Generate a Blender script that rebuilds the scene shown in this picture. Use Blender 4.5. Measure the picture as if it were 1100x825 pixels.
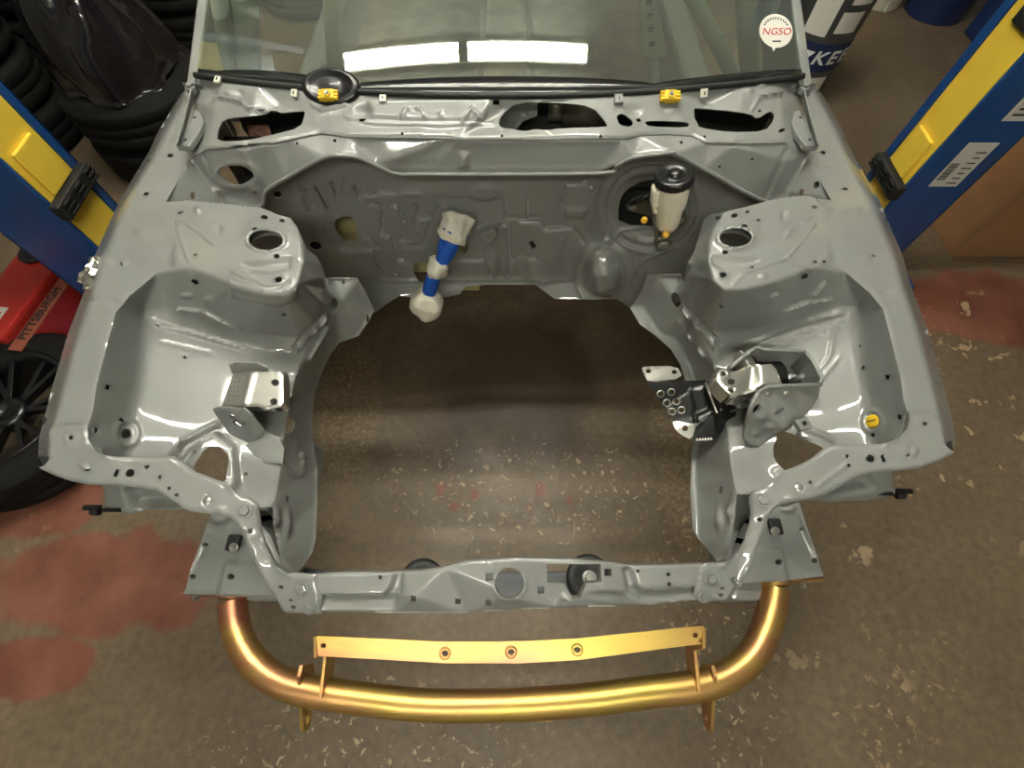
import bpy, math, random
import numpy as np
from mathutils import Vector, Matrix
from mathutils.geometry import delaunay_2d_cdt
random.seed(7)
rng = np.random.default_rng(7)
for o in list(bpy.data.objects): bpy.data.objects.remove(o)
SC = bpy.context.scene
COL = SC.collection

# ------------------------------------------------------------------ camera
F = 500.0; TILT = math.atan(258 / F); H = 1.62
cam = bpy.data.cameras.new('camera'); camo = bpy.data.objects.new('camera', cam); COL.objects.link(camo)
cam.sensor_fit = 'HORIZONTAL'; cam.sensor_width = 36; cam.lens = F / 1100 * 36
cam.clip_start = 0.02
camo.location = (0, 0, H); camo.rotation_euler = (TILT, 0, 0)
SC.camera = camo
# ------------------------------------------------------------------ world / exposure
w = bpy.data.worlds.new('world'); SC.world = w; w.use_nodes = True
w.node_tree.nodes['Background'].inputs[0].default_value = (0.9, 0.95, 0.85, 1)
w.node_tree.nodes['Background'].inputs[1].default_value = 0.02
SC.view_settings.view_transform = 'Standard'; SC.view_settings.look = 'None'
SC.view_settings.gamma = 1; SC.view_settings.use_curve_mapping = False
SC.view_settings.exposure = 1.0
TUBE_STRENGTH = 44.0
CEIL = 3.7
# fluorescent fixtures: centre x, centre y, along 'x' or 'y'
FIXTURES = [(-0.90, 1.30, 'x'), (0.14, 1.30, 'x'),
            (-0.60, 2.10, 'x'), (0.50, 2.10, 'x'),
            (-0.85, -1.80, 'x'), (0.45, -1.80, 'x')]

# ------------------------------------------------------------------ pixel -> ray helpers
CA, SA = math.cos(TILT), math.sin(TILT)
def ray(px, py):
    x = px - 550.0; y = 412.5 - py
    return np.array([x, F * SA + y * CA, -F * CA + y * SA])
def rays(px, py):
    x = px - 550.0; y = 412.5 - py
    return np.stack([x, F * SA + y * CA, -F * CA + y * SA], -1)
CAMP = np.array([0, 0, H])
def Wz(px, py, z):
    d = ray(px, py); return Vector(CAMP + d * ((z - H) / d[2]))
def Wy(px, py, y):
    d = ray(px, py); return Vector(CAMP + d * (y / d[1]))
def Wx(px, py, x):
    d = ray(px, py); return Vector(CAMP + d * (x / d[0]))

# ------------------------------------------------------------------ materials
MATS = {}
def nmat(name):
    m = bpy.data.materials.new(name); m.use_nodes = True
    return m, m.node_tree, m.node_tree.nodes['Principled BSDF']
def mat(name, col, rough=0.5, metal=0.0, coat=0.0, bump=0.0, bscale=60, var=0.0, vscale=8, spec=0.5, aniso=0, alpha=None, emit=None, trans=0.0):
    m, t, b = nmat(name)
    b.inputs['Base Color'].default_value = (*col, 1)
    b.inputs['Roughness'].default_value = rough; b.inputs['Metallic'].default_value = metal
    b.inputs['Coat Weight'].default_value = coat; b.inputs['Coat Roughness'].default_value = 0.05
    b.inputs['Specular IOR Level'].default_value = spec
    if trans: b.inputs['Subsurface Weight'].default_value = trans; b.inputs['Subsurface Radius'].default_value = (.01, .01, .008)
    if emit: b.inputs['Emission Color'].default_value = (*emit[0], 1); b.inputs['Emission Strength'].default_value = emit[1]
    tc = t.nodes.new('ShaderNodeTexCoord')
    if var:
        n = t.nodes.new('ShaderNodeTexNoise'); n.inputs['Scale'].default_value = vscale; n.inputs['Detail'].default_value = 4
        t.links.new(tc.outputs['Object'], n.inputs['Vector'])
        r = t.nodes.new('ShaderNodeValToRGB')
        r.color_ramp.elements[0].position = 0.3; r.color_ramp.elements[1].position = 0.7
        r.color_ramp.elements[0].color = (*[max(0, c * (1 - var)) for c in col], 1)
        r.color_ramp.elements[1].color = (*[min(1, c * (1 + var)) for c in col], 1)
        t.links.new(n.outputs['Fac'], r.inputs['Fac']); t.links.new(r.outputs['Color'], b.inputs['Base Color'])
    if bump:
        n = t.nodes.new('ShaderNodeTexNoise'); n.inputs['Scale'].default_value = bscale; n.inputs['Detail'].default_value = 2
        t.links.new(tc.outputs['Object'], n.inputs['Vector'])
        bp = t.nodes.new('ShaderNodeBump'); bp.inputs['Strength'].default_value = bump; bp.inputs['Distance'].default_value = 0.004
        t.links.new(n.outputs['Fac'], bp.inputs['Height']); t.links.new(bp.outputs['Normal'], b.inputs['Normal'])
    MATS[name] = m; return m

PAINT = mat('grey_paint', (0.212, 0.218, 0.210), 0.50, coat=0.8, bump=0.05, bscale=34, var=0.05, vscale=5)
SEAL = mat('seam_sealer', (0.27, 0.28, 0.26), 0.2, coat=0.9, bump=0.5, bscale=90)
BLACK = mat('black_rubber', (0.012, 0.012, 0.012), 0.6, bump=0.2)
SATIN = mat('satin_black_steel', (0.008, 0.008, 0.009), 0.3, coat=0.3)
DARK = mat('dark_void', (0.015, 0.013, 0.011), 0.9)
ALU = mat('machined_aluminium', (0.62, 0.61, 0.56), 0.32, metal=0.85, bump=0.05, bscale=300)
STEEL = mat('zinc_bolt', (0.42, 0.42, 0.39), 0.3, metal=0.7)
YELLOWCLIP = mat('yellow_clip', (0.85, 0.55, 0.02), 0.45)
WHITECLIP = mat('white_clip', (0.75, 0.74, 0.62), 0.5)
BLUEPAINT = mat('lift_blue', (0.010, 0.070, 0.25), 0.38, coat=0.3, var=0.12)
YELPAINT = mat('lift_yellow', (0.98, 0.67, 0.07), 0.42, coat=0.2, var=0.05)
REDPAINT = mat('jack_red', (0.42, 0.022, 0.016), 0.35, coat=0.4, var=0.12)
TYRE = mat('tyre_rubber', (0.006, 0.0055, 0.005), 0.8, bump=0.2, bscale=40, var=0.2, spec=0.25)
RIM = mat('black_rim', (0.006, 0.006, 0.007), 0.32, coat=0.3)
PLASTIC = mat('bag_plastic', (0.012, 0.010, 0.012), 0.18, coat=0.6, bump=0.9, bscale=14)
CARD = mat('cardboard', (0.34, 0.175, 0.075), 0.8, var=0.06)
LABEL = mat('paper_label', (0.72, 0.70, 0.63), 0.6)
INK = mat('black_ink', (0.02, 0.02, 0.022), 0.6)
REDINK = mat('red_ink', (0.5, 0.03, 0.03), 0.6)
WHITEINK = mat('white_ink', (0.75, 0.77, 0.75), 0.6)
NAVY = mat('navy_label', (0.012, 0.022, 0.075), 0.45)
PAILGREY = mat('pail_grey', (0.09, 0.10, 0.105), 0.4)
WHITEPL = mat('white_plastic', (0.70, 0.68, 0.58), 0.4, trans=0.15)
BARREL = mat('blue_barrel', (0.012, 0.03, 0.11), 0.4)
RESERV = mat('reservoir_plastic', (0.88, 0.82, 0.66), 0.35, trans=0.3)
CAST = mat('cast_metal', (0.20, 0.18, 0.14), 0.4, metal=0.6, bump=0.2)
BRASS = mat('brass_cap', (0.85, 0.48, 0.05), 0.35, metal=0.3)
BLUETAPE = mat('blue_tape', (0.012, 0.10, 0.50), 0.45, bump=0.4, bscale=70)
WHITETAPE = mat('white_tape', (0.78, 0.74, 0.62), 0.6, bump=0.8, bscale=60)
CARPET = mat('olive_insulation', (0.42, 0.37, 0.17), 0.9, bump=0.4, var=0.25, vscale=30)
CAGE = mat('cage_paint', (0.30, 0.35, 0.28), 0.4, coat=0.3)
CABIN = mat('cabin_floor', (0.12, 0.075, 0.045), 0.8, bump=0.4, var=0.5, vscale=12)
CABINDARK = mat('cabin_dark', (0.025, 0.028, 0.025), 0.8)
MOTTLED_RED = mat('mottled_red_plate', (0.42, 0.22, 0.16), 0.8, var=0.6, vscale=60)
WALL = mat('wall_paint', (0.32, 0.32, 0.30), 0.8, var=0.05)
CEILM = mat('ceiling_paint', (0.70, 0.72, 0.65), 0.9)
FIXT = mat('fixture_enamel', (0.8, 0.8, 0.76), 0.5)
TUBEM = mat('fluorescent_tube', (0.9, 0.92, 0.85), 0.5, emit=((1.0, 0.972, 0.855), TUBE_STRENGTH))

def gold_mat():
    m, t, b = nmat('gold_zinc')
    b.inputs['Metallic'].default_value = 0.9; b.inputs['Roughness'].default_value = 0.38
    tc = t.nodes.new('ShaderNodeTexCoord')
    mp = t.nodes.new('ShaderNodeMapping'); mp.inputs['Scale'].default_value = (2.2, 7, 9)
    n = t.nodes.new('ShaderNodeTexNoise'); n.inputs['Scale'].default_value = 1.4; n.inputs['Detail'].default_value = 3; n.inputs['Distortion'].default_value = 0.6
    r = t.nodes.new('ShaderNodeValToRGB'); e = r.color_ramp.elements
    e[0].position = 0.28; e[0].color = (0.52, 0.21, 0.13, 1)
    e[1].position = 0.75; e[1].color = (0.50, 0.38, 0.09, 1)
    k = e.new(0.46); k.color = (0.58, 0.32, 0.13, 1)
    k = e.new(0.60); k.color = (0.60, 0.42, 0.11, 1)
    t.links.new(tc.outputs['Object'], mp.inputs['Vector']); t.links.new(mp.outputs['Vector'], n.inputs['Vector'])
    t.links.new(n.outputs['Fac'], r.inputs['Fac']); t.links.new(r.outputs['Color'], b.inputs['Base Color'])
    MATS['gold'] = m; return m
GOLD = gold_mat()

def glass_mat():
    m = bpy.data.materials.new('windshield_glass'); m.use_nodes = True; t = m.node_tree
    t.nodes.clear(); out = t.nodes.new('ShaderNodeOutputMaterial')
    tr = t.nodes.new('ShaderNodeBsdfTransparent'); tr.inputs[0].default_value = (0.72, 0.80, 0.68, 1)
    gl = t.nodes.new('ShaderNodeBsdfGlossy'); gl.inputs['Roughness'].default_value = 0.015; gl.inputs[0].default_value = (0.9, 1, 0.88, 1)
    df = t.nodes.new('ShaderNodeBsdfDiffuse'); df.inputs[0].default_value = (0.5, 0.52, 0.46, 1)  # pale dusty veil that also paints in the hazy ceiling reflection
    fr = t.nodes.new('ShaderNodeFresnel'); fr.inputs[0].default_value = 1.75
    mx = t.nodes.new('ShaderNodeMixShader'); mx2 = t.nodes.new('ShaderNodeMixShader'); mx2.inputs[0].default_value = 0.13
    t.links.new(tr.outputs[0], mx2.inputs[1]); t.links.new(df.outputs[0], mx2.inputs[2])
    t.links.new(fr.outputs[0], mx.inputs[0]); t.links.new(mx2.outputs[0], mx.inputs[1]); t.links.new(gl.outputs[0], mx.inputs[2])
    t.links.new(mx.outputs[0], out.inputs[0]); return m
GLASS = glass_mat()

# ------------------------------------------------------------------ object helpers
def tag(o, label=None, cat=None, group=None, kind=None):
    if label: o['label'] = label
    if cat: o['category'] = cat
    if group: o['group'] = group
    if kind: o['kind'] = kind
    return o
def adopt(o, parent):
    o.parent = parent
    p = parent; inv = Matrix.Identity(4)
    chain = []
    while p is not None:
        chain.append(p); p = p.parent
    M = Matrix.Identity(4)
    for q in reversed(chain):
        M = M @ q.matrix_parent_inverse @ q.matrix_basis
    o.matrix_parent_inverse = M.inverted()
def thing(name, label, cat, loc=(0, 0, 0), group=None, kind=None):
    o = bpy.data.objects.new(name, None); COL.objects.link(o); o.location = loc; o.empty_display_size = 0.1
    return tag(o, label, cat, group, kind)
def link_mesh(name, me, m, parent=None):
    o = bpy.data.objects.new(name, me); COL.objects.link(o)
    if m and not me.materials: me.materials.append(m)
    if parent is not None: adopt(o, parent)
    return o

class MB:
    def __init__(s): s.v = []; s.f = []; s.sm = []
    def add(s, vs, fs, smooth=False):
        b = len(s.v); s.v += [tuple(v) for v in vs]; s.f += [tuple(i + b for i in f) for f in fs]; s.sm += [smooth] * len(fs)
        return s
    def box(s, c, size, M=None):
        hx, hy, hz = size[0] / 2, size[1] / 2, size[2] / 2
        vs = [Vector((x, y, z)) for x in (-hx, hx) for y in (-hy, hy) for z in (-hz, hz)]
        c = Vector(c)
        vs = [(M @ v if M else v) + c for v in vs]
        return s.add(vs, [(0, 1, 3, 2), (4, 6, 7, 5), (0, 4, 5, 1), (2, 3, 7, 6), (0, 2, 6, 4), (1, 5, 7, 3)])
    def prism(s, pts, vec):
        pts = [Vector(p) for p in pts]; vec = Vector(vec); n = len(pts)
        fs = [tuple(range(n))[::-1], tuple(range(n, 2 * n))] + [(i, (i + 1) % n, (i + 1) % n + n, i + n) for i in range(n)]
        return s.add(pts + [p + vec for p in pts], fs)
    def lathe(s, prof, org=(0, 0, 0), axis=(0, 0, 1), n=24, cap=True, sy=1.0):
        ax = Vector(axis).normalized(); M = ax.to_track_quat('Z', 'Y').to_matrix(); org = Vector(org)
        vs = []; fs = []
        for r, z in prof:
            for k in range(n):
                a = 2 * math.pi * k / n
                vs.append(org + M @ Vector((r * math.cos(a), sy * r * math.sin(a), z)))
        for i in range(len(prof) - 1):
            for k in range(n):
                fs.append((i * n + k, i * n + (k + 1) % n, (i + 1) * n + (k + 1) % n, (i + 1) * n + k))
        s.add(vs, fs, True)
        if cap:
            b = len(s.v) - len(vs)
            s.f.append(tuple(b + k for k in range(n))[::-1]); s.sm.append(False)
            s.f.append(tuple(b + (len(prof) - 1) * n + k for k in range(n))); s.sm.append(False)
        return s
    def cyl(s, p0, p1, r0, r1=None, n=16):
        p0 = Vector(p0); p1 = Vector(p1); d = p1 - p0; r1 = r0 if r1 is None else r1
        return s.lathe([(r0, 0), (r1, d.length)], p0, d, n)
    def tube(s, path, r, n=12, cap=True):
        path = [Vector(p) for p in path]; m = len(path)
        rs = r if isinstance(r, (list, tuple)) else [r] * m
        T = [(path[min(i + 1, m - 1)] - path[max(i - 1, 0)]).normalized() for i in range(m)]
        up = Vector((0, 0, 1)) if abs(T[0].z) < 0.9 else Vector((1, 0, 0))
        u = (up - T[0] * up.dot(T[0])).normalized(); vs = []; fs = []
        for i in range(m):
            u = (u - T[i] * u.dot(T[i])).normalized(); v = T[i].cross(u)
            for k in range(n):
                a = 2 * math.pi * k / n
                vs.append(path[i] + (u * math.cos(a) + v * math.sin(a)) * rs[i])
        for i in range(m - 1):
            for k in range(n):
                fs.append((i * n + k, i * n + (k + 1) % n, (i + 1) * n + (k + 1) % n, (i + 1) * n + k))
        s.add(vs, fs, True)
        if cap:
            b = len(s.v) - len(vs)
            s.f.append(tuple(b + k for k in range(n))[::-1]); s.sm.append(False)
            s.f.append(tuple(b + (m - 1) * n + k for k in range(n))); s.sm.append(False)
        return s
    def mesh(s, name):
        me = bpy.data.meshes.new(name); me.from_pydata(s.v, [], s.f)
        me.polygons.foreach_set('use_smooth', s.sm); me.update(); return me
    def build(s, name, m, parent=None, bevel=0, seg=2):
        o = link_mesh(name, s.mesh(name), m, parent)
        if bevel:
            b = o.modifiers.new('bevel', 'BEVEL'); b.width = bevel; b.segments = seg; b.limit_method = 'ANGLE'; b.angle_limit = 0.6
        return o

def smooth_path(pts, n=6):
    P = [Vector(p) for p in pts]; out = []
    for i in range(len(P) - 1):
        a = P[max(i - 1, 0)]; b = P[i]; c = P[i + 1]; d = P[min(i + 2, len(P) - 1)]
        for k in range(n):
            t = k / n
            out.append(0.5 * ((2 * b) + (c - a) * t + (2 * a - 5 * b + 4 * c - d) * t * t + (3 * b - a - 3 * c + d) * t ** 3))
    out.append(P[-1]); return out

def text_mesh(name, body, size, M, m, parent=None, extrude=0.0006, align='CENTER', shear=0, bold=0, sx=1):
    cu = bpy.data.curves.new(name, 'FONT'); cu.body = body; cu.size = size; cu.extrude = extrude
    cu.align_x = align; cu.align_y = 'CENTER'; cu.shear = shear; cu.offset = bold
    to = bpy.data.objects.new(name + '_tmp', cu); COL.objects.link(to)
    dg = bpy.context.evaluated_depsgraph_get()
    me = bpy.data.meshes.new_from_object(to.evaluated_get(dg))
    bpy.data.objects.remove(to)
    me.transform(M @ Matrix.Diagonal((sx, 1, 1, 1))); me.materials.clear(); me.name = name
    return link_mesh(name, me, m, parent)

def frame(org, xdir, ydir):
    x = Vector(xdir).normalized(); y = Vector(ydir); y = (y - x * y.dot(x)).normalized(); z = x.cross(y)
    M = Matrix((x, y, z)).transposed().to_4x4(); M.translation = Vector(org); return M

# ------------------------------------------------------------------ pressed sheet metal: skins and panels
class Skin:
    """surface through control points; each control is a pixel direction plus the world height (z) or
    world distance (y) of the metal there; flat between controls, creases rounded"""
    def __init__(s, ctrl, sigma=2.0, edges=()):
        P = [(c[0], c[1]) for c in ctrl]; q = []
        for c in ctrl:
            d = ray(c[0], c[1])
            if len(c) == 3: t = (c[2] - H) / d[2]
            else: t = c[3] / d[1] if c[2] == 'y' else c[3] / d[0]
            q.append(1.0 / t)
        q = np.array(q)
        r = delaunay_2d_cdt([Vector(p) for p in P], list(edges), [], 0, 1e-5)
        vs = np.array([[v.x, v.y] for v in r[0]])
        src = [ids[0] if ids else None for ids in r[3]]
        qq = np.array([q[i] if i is not None else np.nan for i in src])
        for i in np.where(np.isnan(qq))[0]:
            d = np.hypot(*(np.array(P) - vs[i]).T); qq[i] = q[np.argmin(d)]
        pad = 14
        s.x0 = int(vs[:, 0].min()) - pad; s.y0 = int(vs[:, 1].min()) - pad
        Wd = int(vs[:, 0].max()) + pad - s.x0 + 1; Hd = int(vs[:, 1].max()) + pad - s.y0 + 1
        A = np.full((Hd, Wd), np.nan)
        for f in r[2]:
            a, b, c = (vs[i] for i in f[:3]); qa, qb, qc = (qq[i] for i in f[:3])
            x0 = int(math.floor(min(a[0], b[0], c[0]))); x1 = int(math.ceil(max(a[0], b[0], c[0])))
            y0 = int(math.floor(min(a[1], b[1], c[1]))); y1 = int(math.ceil(max(a[1], b[1], c[1])))
            X, Y = np.meshgrid(np.arange(x0, x1 + 1), np.arange(y0, y1 + 1))
            det = (b[1] - c[1]) * (a[0] - c[0]) + (c[0] - b[0]) * (a[1] - c[1])
            if abs(det) < 1e-9: continue
            l1 = ((b[1] - c[1]) * (X - c[0]) + (c[0] - b[0]) * (Y - c[1])) / det
            l2 = ((c[1] - a[1]) * (X - c[0]) + (a[0] - c[0]) * (Y - c[1])) / det
            l3 = 1 - l1 - l2; ins = (l1 > -1e-3) & (l2 > -1e-3) & (l3 > -1e-3)
            A[Y[ins] - s.y0, X[ins] - s.x0] = (l1 * qa + l2 * qb + l3 * qc)[ins]
        for _ in range(60):
            nanm = np.isnan(A)
            if not nanm.any(): break
            B = np.pad(A, 1, constant_values=np.nan)
            st = np.stack([B[1:-1, :-2], B[1:-1, 2:], B[:-2, 1:-1], B[2:, 1:-1]])
            cnt = (~np.isnan(st)).sum(0); sm = np.nansum(st, 0)
            fill = nanm & (cnt > 0); A[fill] = sm[fill] / cnt[fill]
        A[np.isnan(A)] = np.nanmean(A)
        if sigma > 0:
            k = int(3 * sigma) + 1; g = np.exp(-np.arange(-k, k + 1) ** 2 / (2 * sigma ** 2)); g /= g.sum()
            B = np.pad(A, ((k, k), (0, 0)), mode='edge'); A = sum(g[i] * B[i:i + A.shape[0]] for i in range(2 * k + 1))
            B = np.pad(A, ((0, 0), (k, k)), mode='edge'); A = sum(g[i] * B[:, i:i + A.shape[1]] for i in range(2 * k + 1))
        s.A = A
    def q(s, px, py):
        x = np.clip(np.asarray(px, float) - s.x0, 0, s.A.shape[1] - 1.001); y = np.clip(np.asarray(py, float) - s.y0, 0, s.A.shape[0] - 1.001)
        i = x.astype(int); j = y.astype(int); fx = x - i; fy = y - j
        return (s.A[j, i] * (1 - fx) + s.A[j, i + 1] * fx) * (1 - fy) + (s.A[j + 1, i] * (1 - fx) + s.A[j + 1, i + 1] * fx) * fy
    def pos(s, px, py):
        px = np.asarray(px, float); py = np.asarray(py, float)
        return CAMP + rays(px, py) / s.q(px, py)[..., None]
    def normal(s, px, py, e=1.0):
        px = np.asarray(px, float); py = np.asarray(py, float)
        a = s.pos(px + e, py) - s.pos(px - e, py); b = s.pos(px, py + e) - s.pos(px, py - e)
        n = np.cross(a, b); n /= np.linalg.norm(n, axis=-1, keepdims=True) + 1e-12
        v = CAMP - s.pos(px, py); sg = np.sign((n * v).sum(-1, keepdims=True)); sg[sg == 0] = 1
        return n * sg
    def at(s, px, py):
        return Vector(s.pos(px, py)), Vector(s.normal(np.array([px]), np.array([py]))[0])

def inpoly(px, py, poly):
    poly = np.asarray(poly, float); r = np.zeros(len(px), bool)
    x1, y1 = poly[-1]
    for x2, y2 in poly:
        c = ((y1 > py) != (y2 > py))
        if y1 != y2: r ^= c & (px < (x2 - x1) * (py - y1) / (y2 - y1) + x1)
        x1, y1 = x2, y2
    return r
def segdist(px, py, pts, closed=False):
    pts = np.asarray(pts, float); d = np.full(len(px), 1e9)
    n = len(pts); rngs = range(n if closed else n - 1)
    for i in rngs:
        a = pts[i]; b = pts[(i + 1) % n]; ab = b - a; L = (ab ** 2).sum() + 1e-9
        t = np.clip(((px - a[0]) * ab[0] + (py - a[1]) * ab[1]) / L, 0, 1)
        d = np.minimum(d, np.hypot(px - a[0] - t * ab[0], py - a[1] - t * ab[1]))
    return d
def sstep(x): x = np.clip(x, 0, 1); return x * x * (3 - 2 * x)
# stampings (height along the metal's normal, metres; sizes in the tracing frame)
def ridge(pts, wd, h): return lambda x, y: 1.3 * h * sstep(1 - segdist(x, y, pts) / (.9 * wd))
def bump(cx, cy, rx, ry, h, rot=0, flat=0.0):
    c, s = math.cos(rot), math.sin(rot)
    def fn(x, y):
        u = ((x - cx) * c + (y - cy) * s) / rx; v = (-(x - cx) * s + (y - cy) * c) / ry
        return h * sstep((1 - np.hypot(u, v)) / (1 - flat))
    return fn
def plateau(poly, h, edge=2.5):
    def fn(x, y):
        d = segdist(x, y, poly, True); sd = np.where(inpoly(x, y, poly), d, -d)
        return h * sstep(0.5 + sd / (2 * edge))
    return fn
def collar(cx, cy, rx, ry, h, wd=0.35):
    def fn(x, y): return h * sstep(1 - abs(np.hypot((x - cx) / rx, (y - cy) / ry) - 1.12) / wd)
    return fn
def ell(cx, cy, rx, ry=None, rot=0, n=14):
    ry = rx if ry is None else ry; c, s = math.cos(rot), math.sin(rot)
    n = max(8, min(40, int(2.2 * (rx + ry))))
    return [(cx + rx * math.cos(a) * c - ry * math.sin(a) * s, cy + rx * math.cos(a) * s + ry * math.sin(a) * c) for a in np.linspace(0, 2 * math.pi, n, endpoint=False)]
def rect(cx, cy, w_, h_, rot=0):
    c, s = math.cos(rot), math.sin(rot)
    return [(cx + x * c - y * s, cy + x * s + y * c) for x, y in ((-w_ / 2, -h_ / 2), (w_ / 2, -h_ / 2), (w_ / 2, h_ / 2), (-w_ / 2, h_ / 2))]
def chaikin(poly, it=1):
    P = [np.array(p, float) for p in poly]
    for _ in range(it):
        Q = []
        for i in range(len(P)):
            a, b = P[i], P[(i + 1) % len(P)]; Q += [a * .78 + b * .22, a * .22 + b * .78]
        P = Q
    return [tuple(p) for p in P]
def resample(poly, step):
    out = []
    n = len(poly)
    for i in range(n):
        a = np.array(poly[i], float); b = np.array(poly[(i + 1) % n], float)
        k = max(1, int(round(np.hypot(*(b - a)) / step)))
        out += [tuple(a + (b - a) * j / k) for j in range(k)]
    return out

def panel(name, skin, outline, holes=(), feats=(), m=None, parent=None, sp=4.0, th=0.002, roll=None, rnd=0, lift=0.0, tdir=None):
    poly = chaikin(outline, rnd) if rnd else list(outline)
    poly = resample(poly, sp)
    hs = [resample(h, min(sp, 2.5)) for h in holes]
    allp = list(poly); edges = [(i, (i + 1) % len(poly)) for i in range(len(poly))]
    for h in hs:
        b = len(allp); allp += h; edges += [(b + i, b + (i + 1) % len(h)) for i in range(len(h))]
    bp = np.array(poly); x0, y0 = bp.min(0); x1, y1 = bp.max(0)
    gx, gy = [], []
    for j, yy in enumerate(np.arange(y0, y1, sp * 0.87)):
        xx = np.arange(x0 + (sp / 2 if j % 2 else 0), x1, sp); gx.append(xx); gy.append(np.full(len(xx), yy))
    gx = np.concatenate(gx); gy = np.concatenate(gy)
    k = inpoly(gx, gy, poly)
    for h in hs: k &= ~inpoly(gx, gy, h)
    gx, gy = gx[k], gy[k]
    d = segdist(gx, gy, poly, True)
    for h in hs: d = np.minimum(d, segdist(gx, gy, h, True))
    k = d > sp * 0.4; gx, gy = gx[k], gy[k]
    pts = [Vector(p) for p in allp] + [Vector((a, b)) for a, b in zip(gx, gy)]
    r = delaunay_2d_cdt(pts, edges, [], 0, 1e-4)
    V = np.array([[v.x, v.y] for v in r[0]]); T = np.array([f[:3] for f in r[2]])
    cen = V[T].mean(1); k = inpoly(cen[:, 0], cen[:, 1], poly)
    for h in hs: k &= ~inpoly(cen[:, 0], cen[:, 1], h)
    T = T[k]
    P = skin.pos(V[:, 0], V[:, 1]); N = skin.normal(V[:, 0], V[:, 1])
    off = np.full(len(V), lift)
    for fn in feats: off = off + fn(V[:, 0], V[:, 1])
    if roll:
        d = segdist(V[:, 0], V[:, 1], poly, True); u = np.clip(1 - d / roll[0], 0, 1)
        off = off - roll[1] * (1 - np.sqrt(np.maximum(0, 1 - u * u)))
    P = P + N * off[:, None]
    a, b, c = P[T[:, 0]], P[T[:, 1]], P[T[:, 2]]
    fn_ = np.cross(b - a, c - a); flip = (fn_ * (CAMP - a)).sum(1) < 0
    T[flip] = T[flip][:, ::-1]
    n = len(P)
    e = np.concatenate([T[:, [0, 1]], T[:, [1, 2]], T[:, [2, 0]]])
    es = set(map(tuple, e.tolist())); bd = [(i, j) for i, j in es if (j, i) not in es]
    Q = P - N * th if tdir is None else P + np.array(tdir) * th
    bv = sorted({i for ed in bd for i in ed}); ix = {v: kk for kk, v in enumerate(bv)}; nb = len(bv)
    verts = np.concatenate([P, Q, P[bv], Q[bv]])
    faces = T.tolist() + (T[:, ::-1] + n).tolist() + [[2 * n + ix[j], 2 * n + ix[i], 2 * n + nb + ix[i], 2 * n + nb + ix[j]] for i, j in bd]
    me = bpy.data.meshes.new(name); me.from_pydata(verts.tolist(), [], faces)
    sm = np.ones(len(faces), bool); me.polygons.foreach_set('use_smooth', sm); me.update()
    return link_mesh(name, me, m or PAINT, parent)

def shrink(poly, d):
    P = np.array(poly, float); n = len(P); out = []
    area = 0.5 * sum(P[i][0] * P[(i + 1) % n][1] - P[(i + 1) % n][0] * P[i][1] for i in range(n)); sg = 1 if area > 0 else -1
    for i in range(n):
        a = P[i] - P[i - 1]; b = P[(i + 1) % n] - P[i]; a /= np.hypot(*a) + 1e-9; b /= np.hypot(*b) + 1e-9
        t = a + b; L_ = np.hypot(*t)
        if L_ < .4: out.append(tuple(P[i])); continue
        t /= L_; out.append((P[i][0] - t[1] * d * sg, P[i][1] + t[0] * d * sg))
    return out
def backing(skin, outline, holes, depth, sp=7):  # unseen sheet added under a panel so its holes look dark
    return panel('hole_shade_sheet', skin, shrink(outline, 3.5), holes, [], PAINT, CAR, sp, .002, None, 0, -depth)

_bolt = {}
def bolt(parent, p, n, r=0.007, m=None, name='bolt', h=0.006):
    key = (round(r, 4), round(h, 4), (m or PAINT).name)
    if key not in _bolt:
        b = MB(); b.lathe([(r * 1.45, 0), (r * 1.45, h * .25), (r * 1.3, h * .3)], n=16)
        b.lathe([(r, h * .25), (r, h * .9), (r * .85, h)], n=6); b.sm = [False] * len(b.f)
        me = b.mesh('bolt'); me.materials.append(m or PAINT); _bolt[key] = me
    o = bpy.data.objects.new(name, _bolt[key]); COL.objects.link(o)
    M = Vector(n).to_track_quat('Z', 'Y').to_matrix().to_4x4(); M.translation = Vector(p)
    o.matrix_basis = M; adopt(o, parent)
    return o

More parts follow.
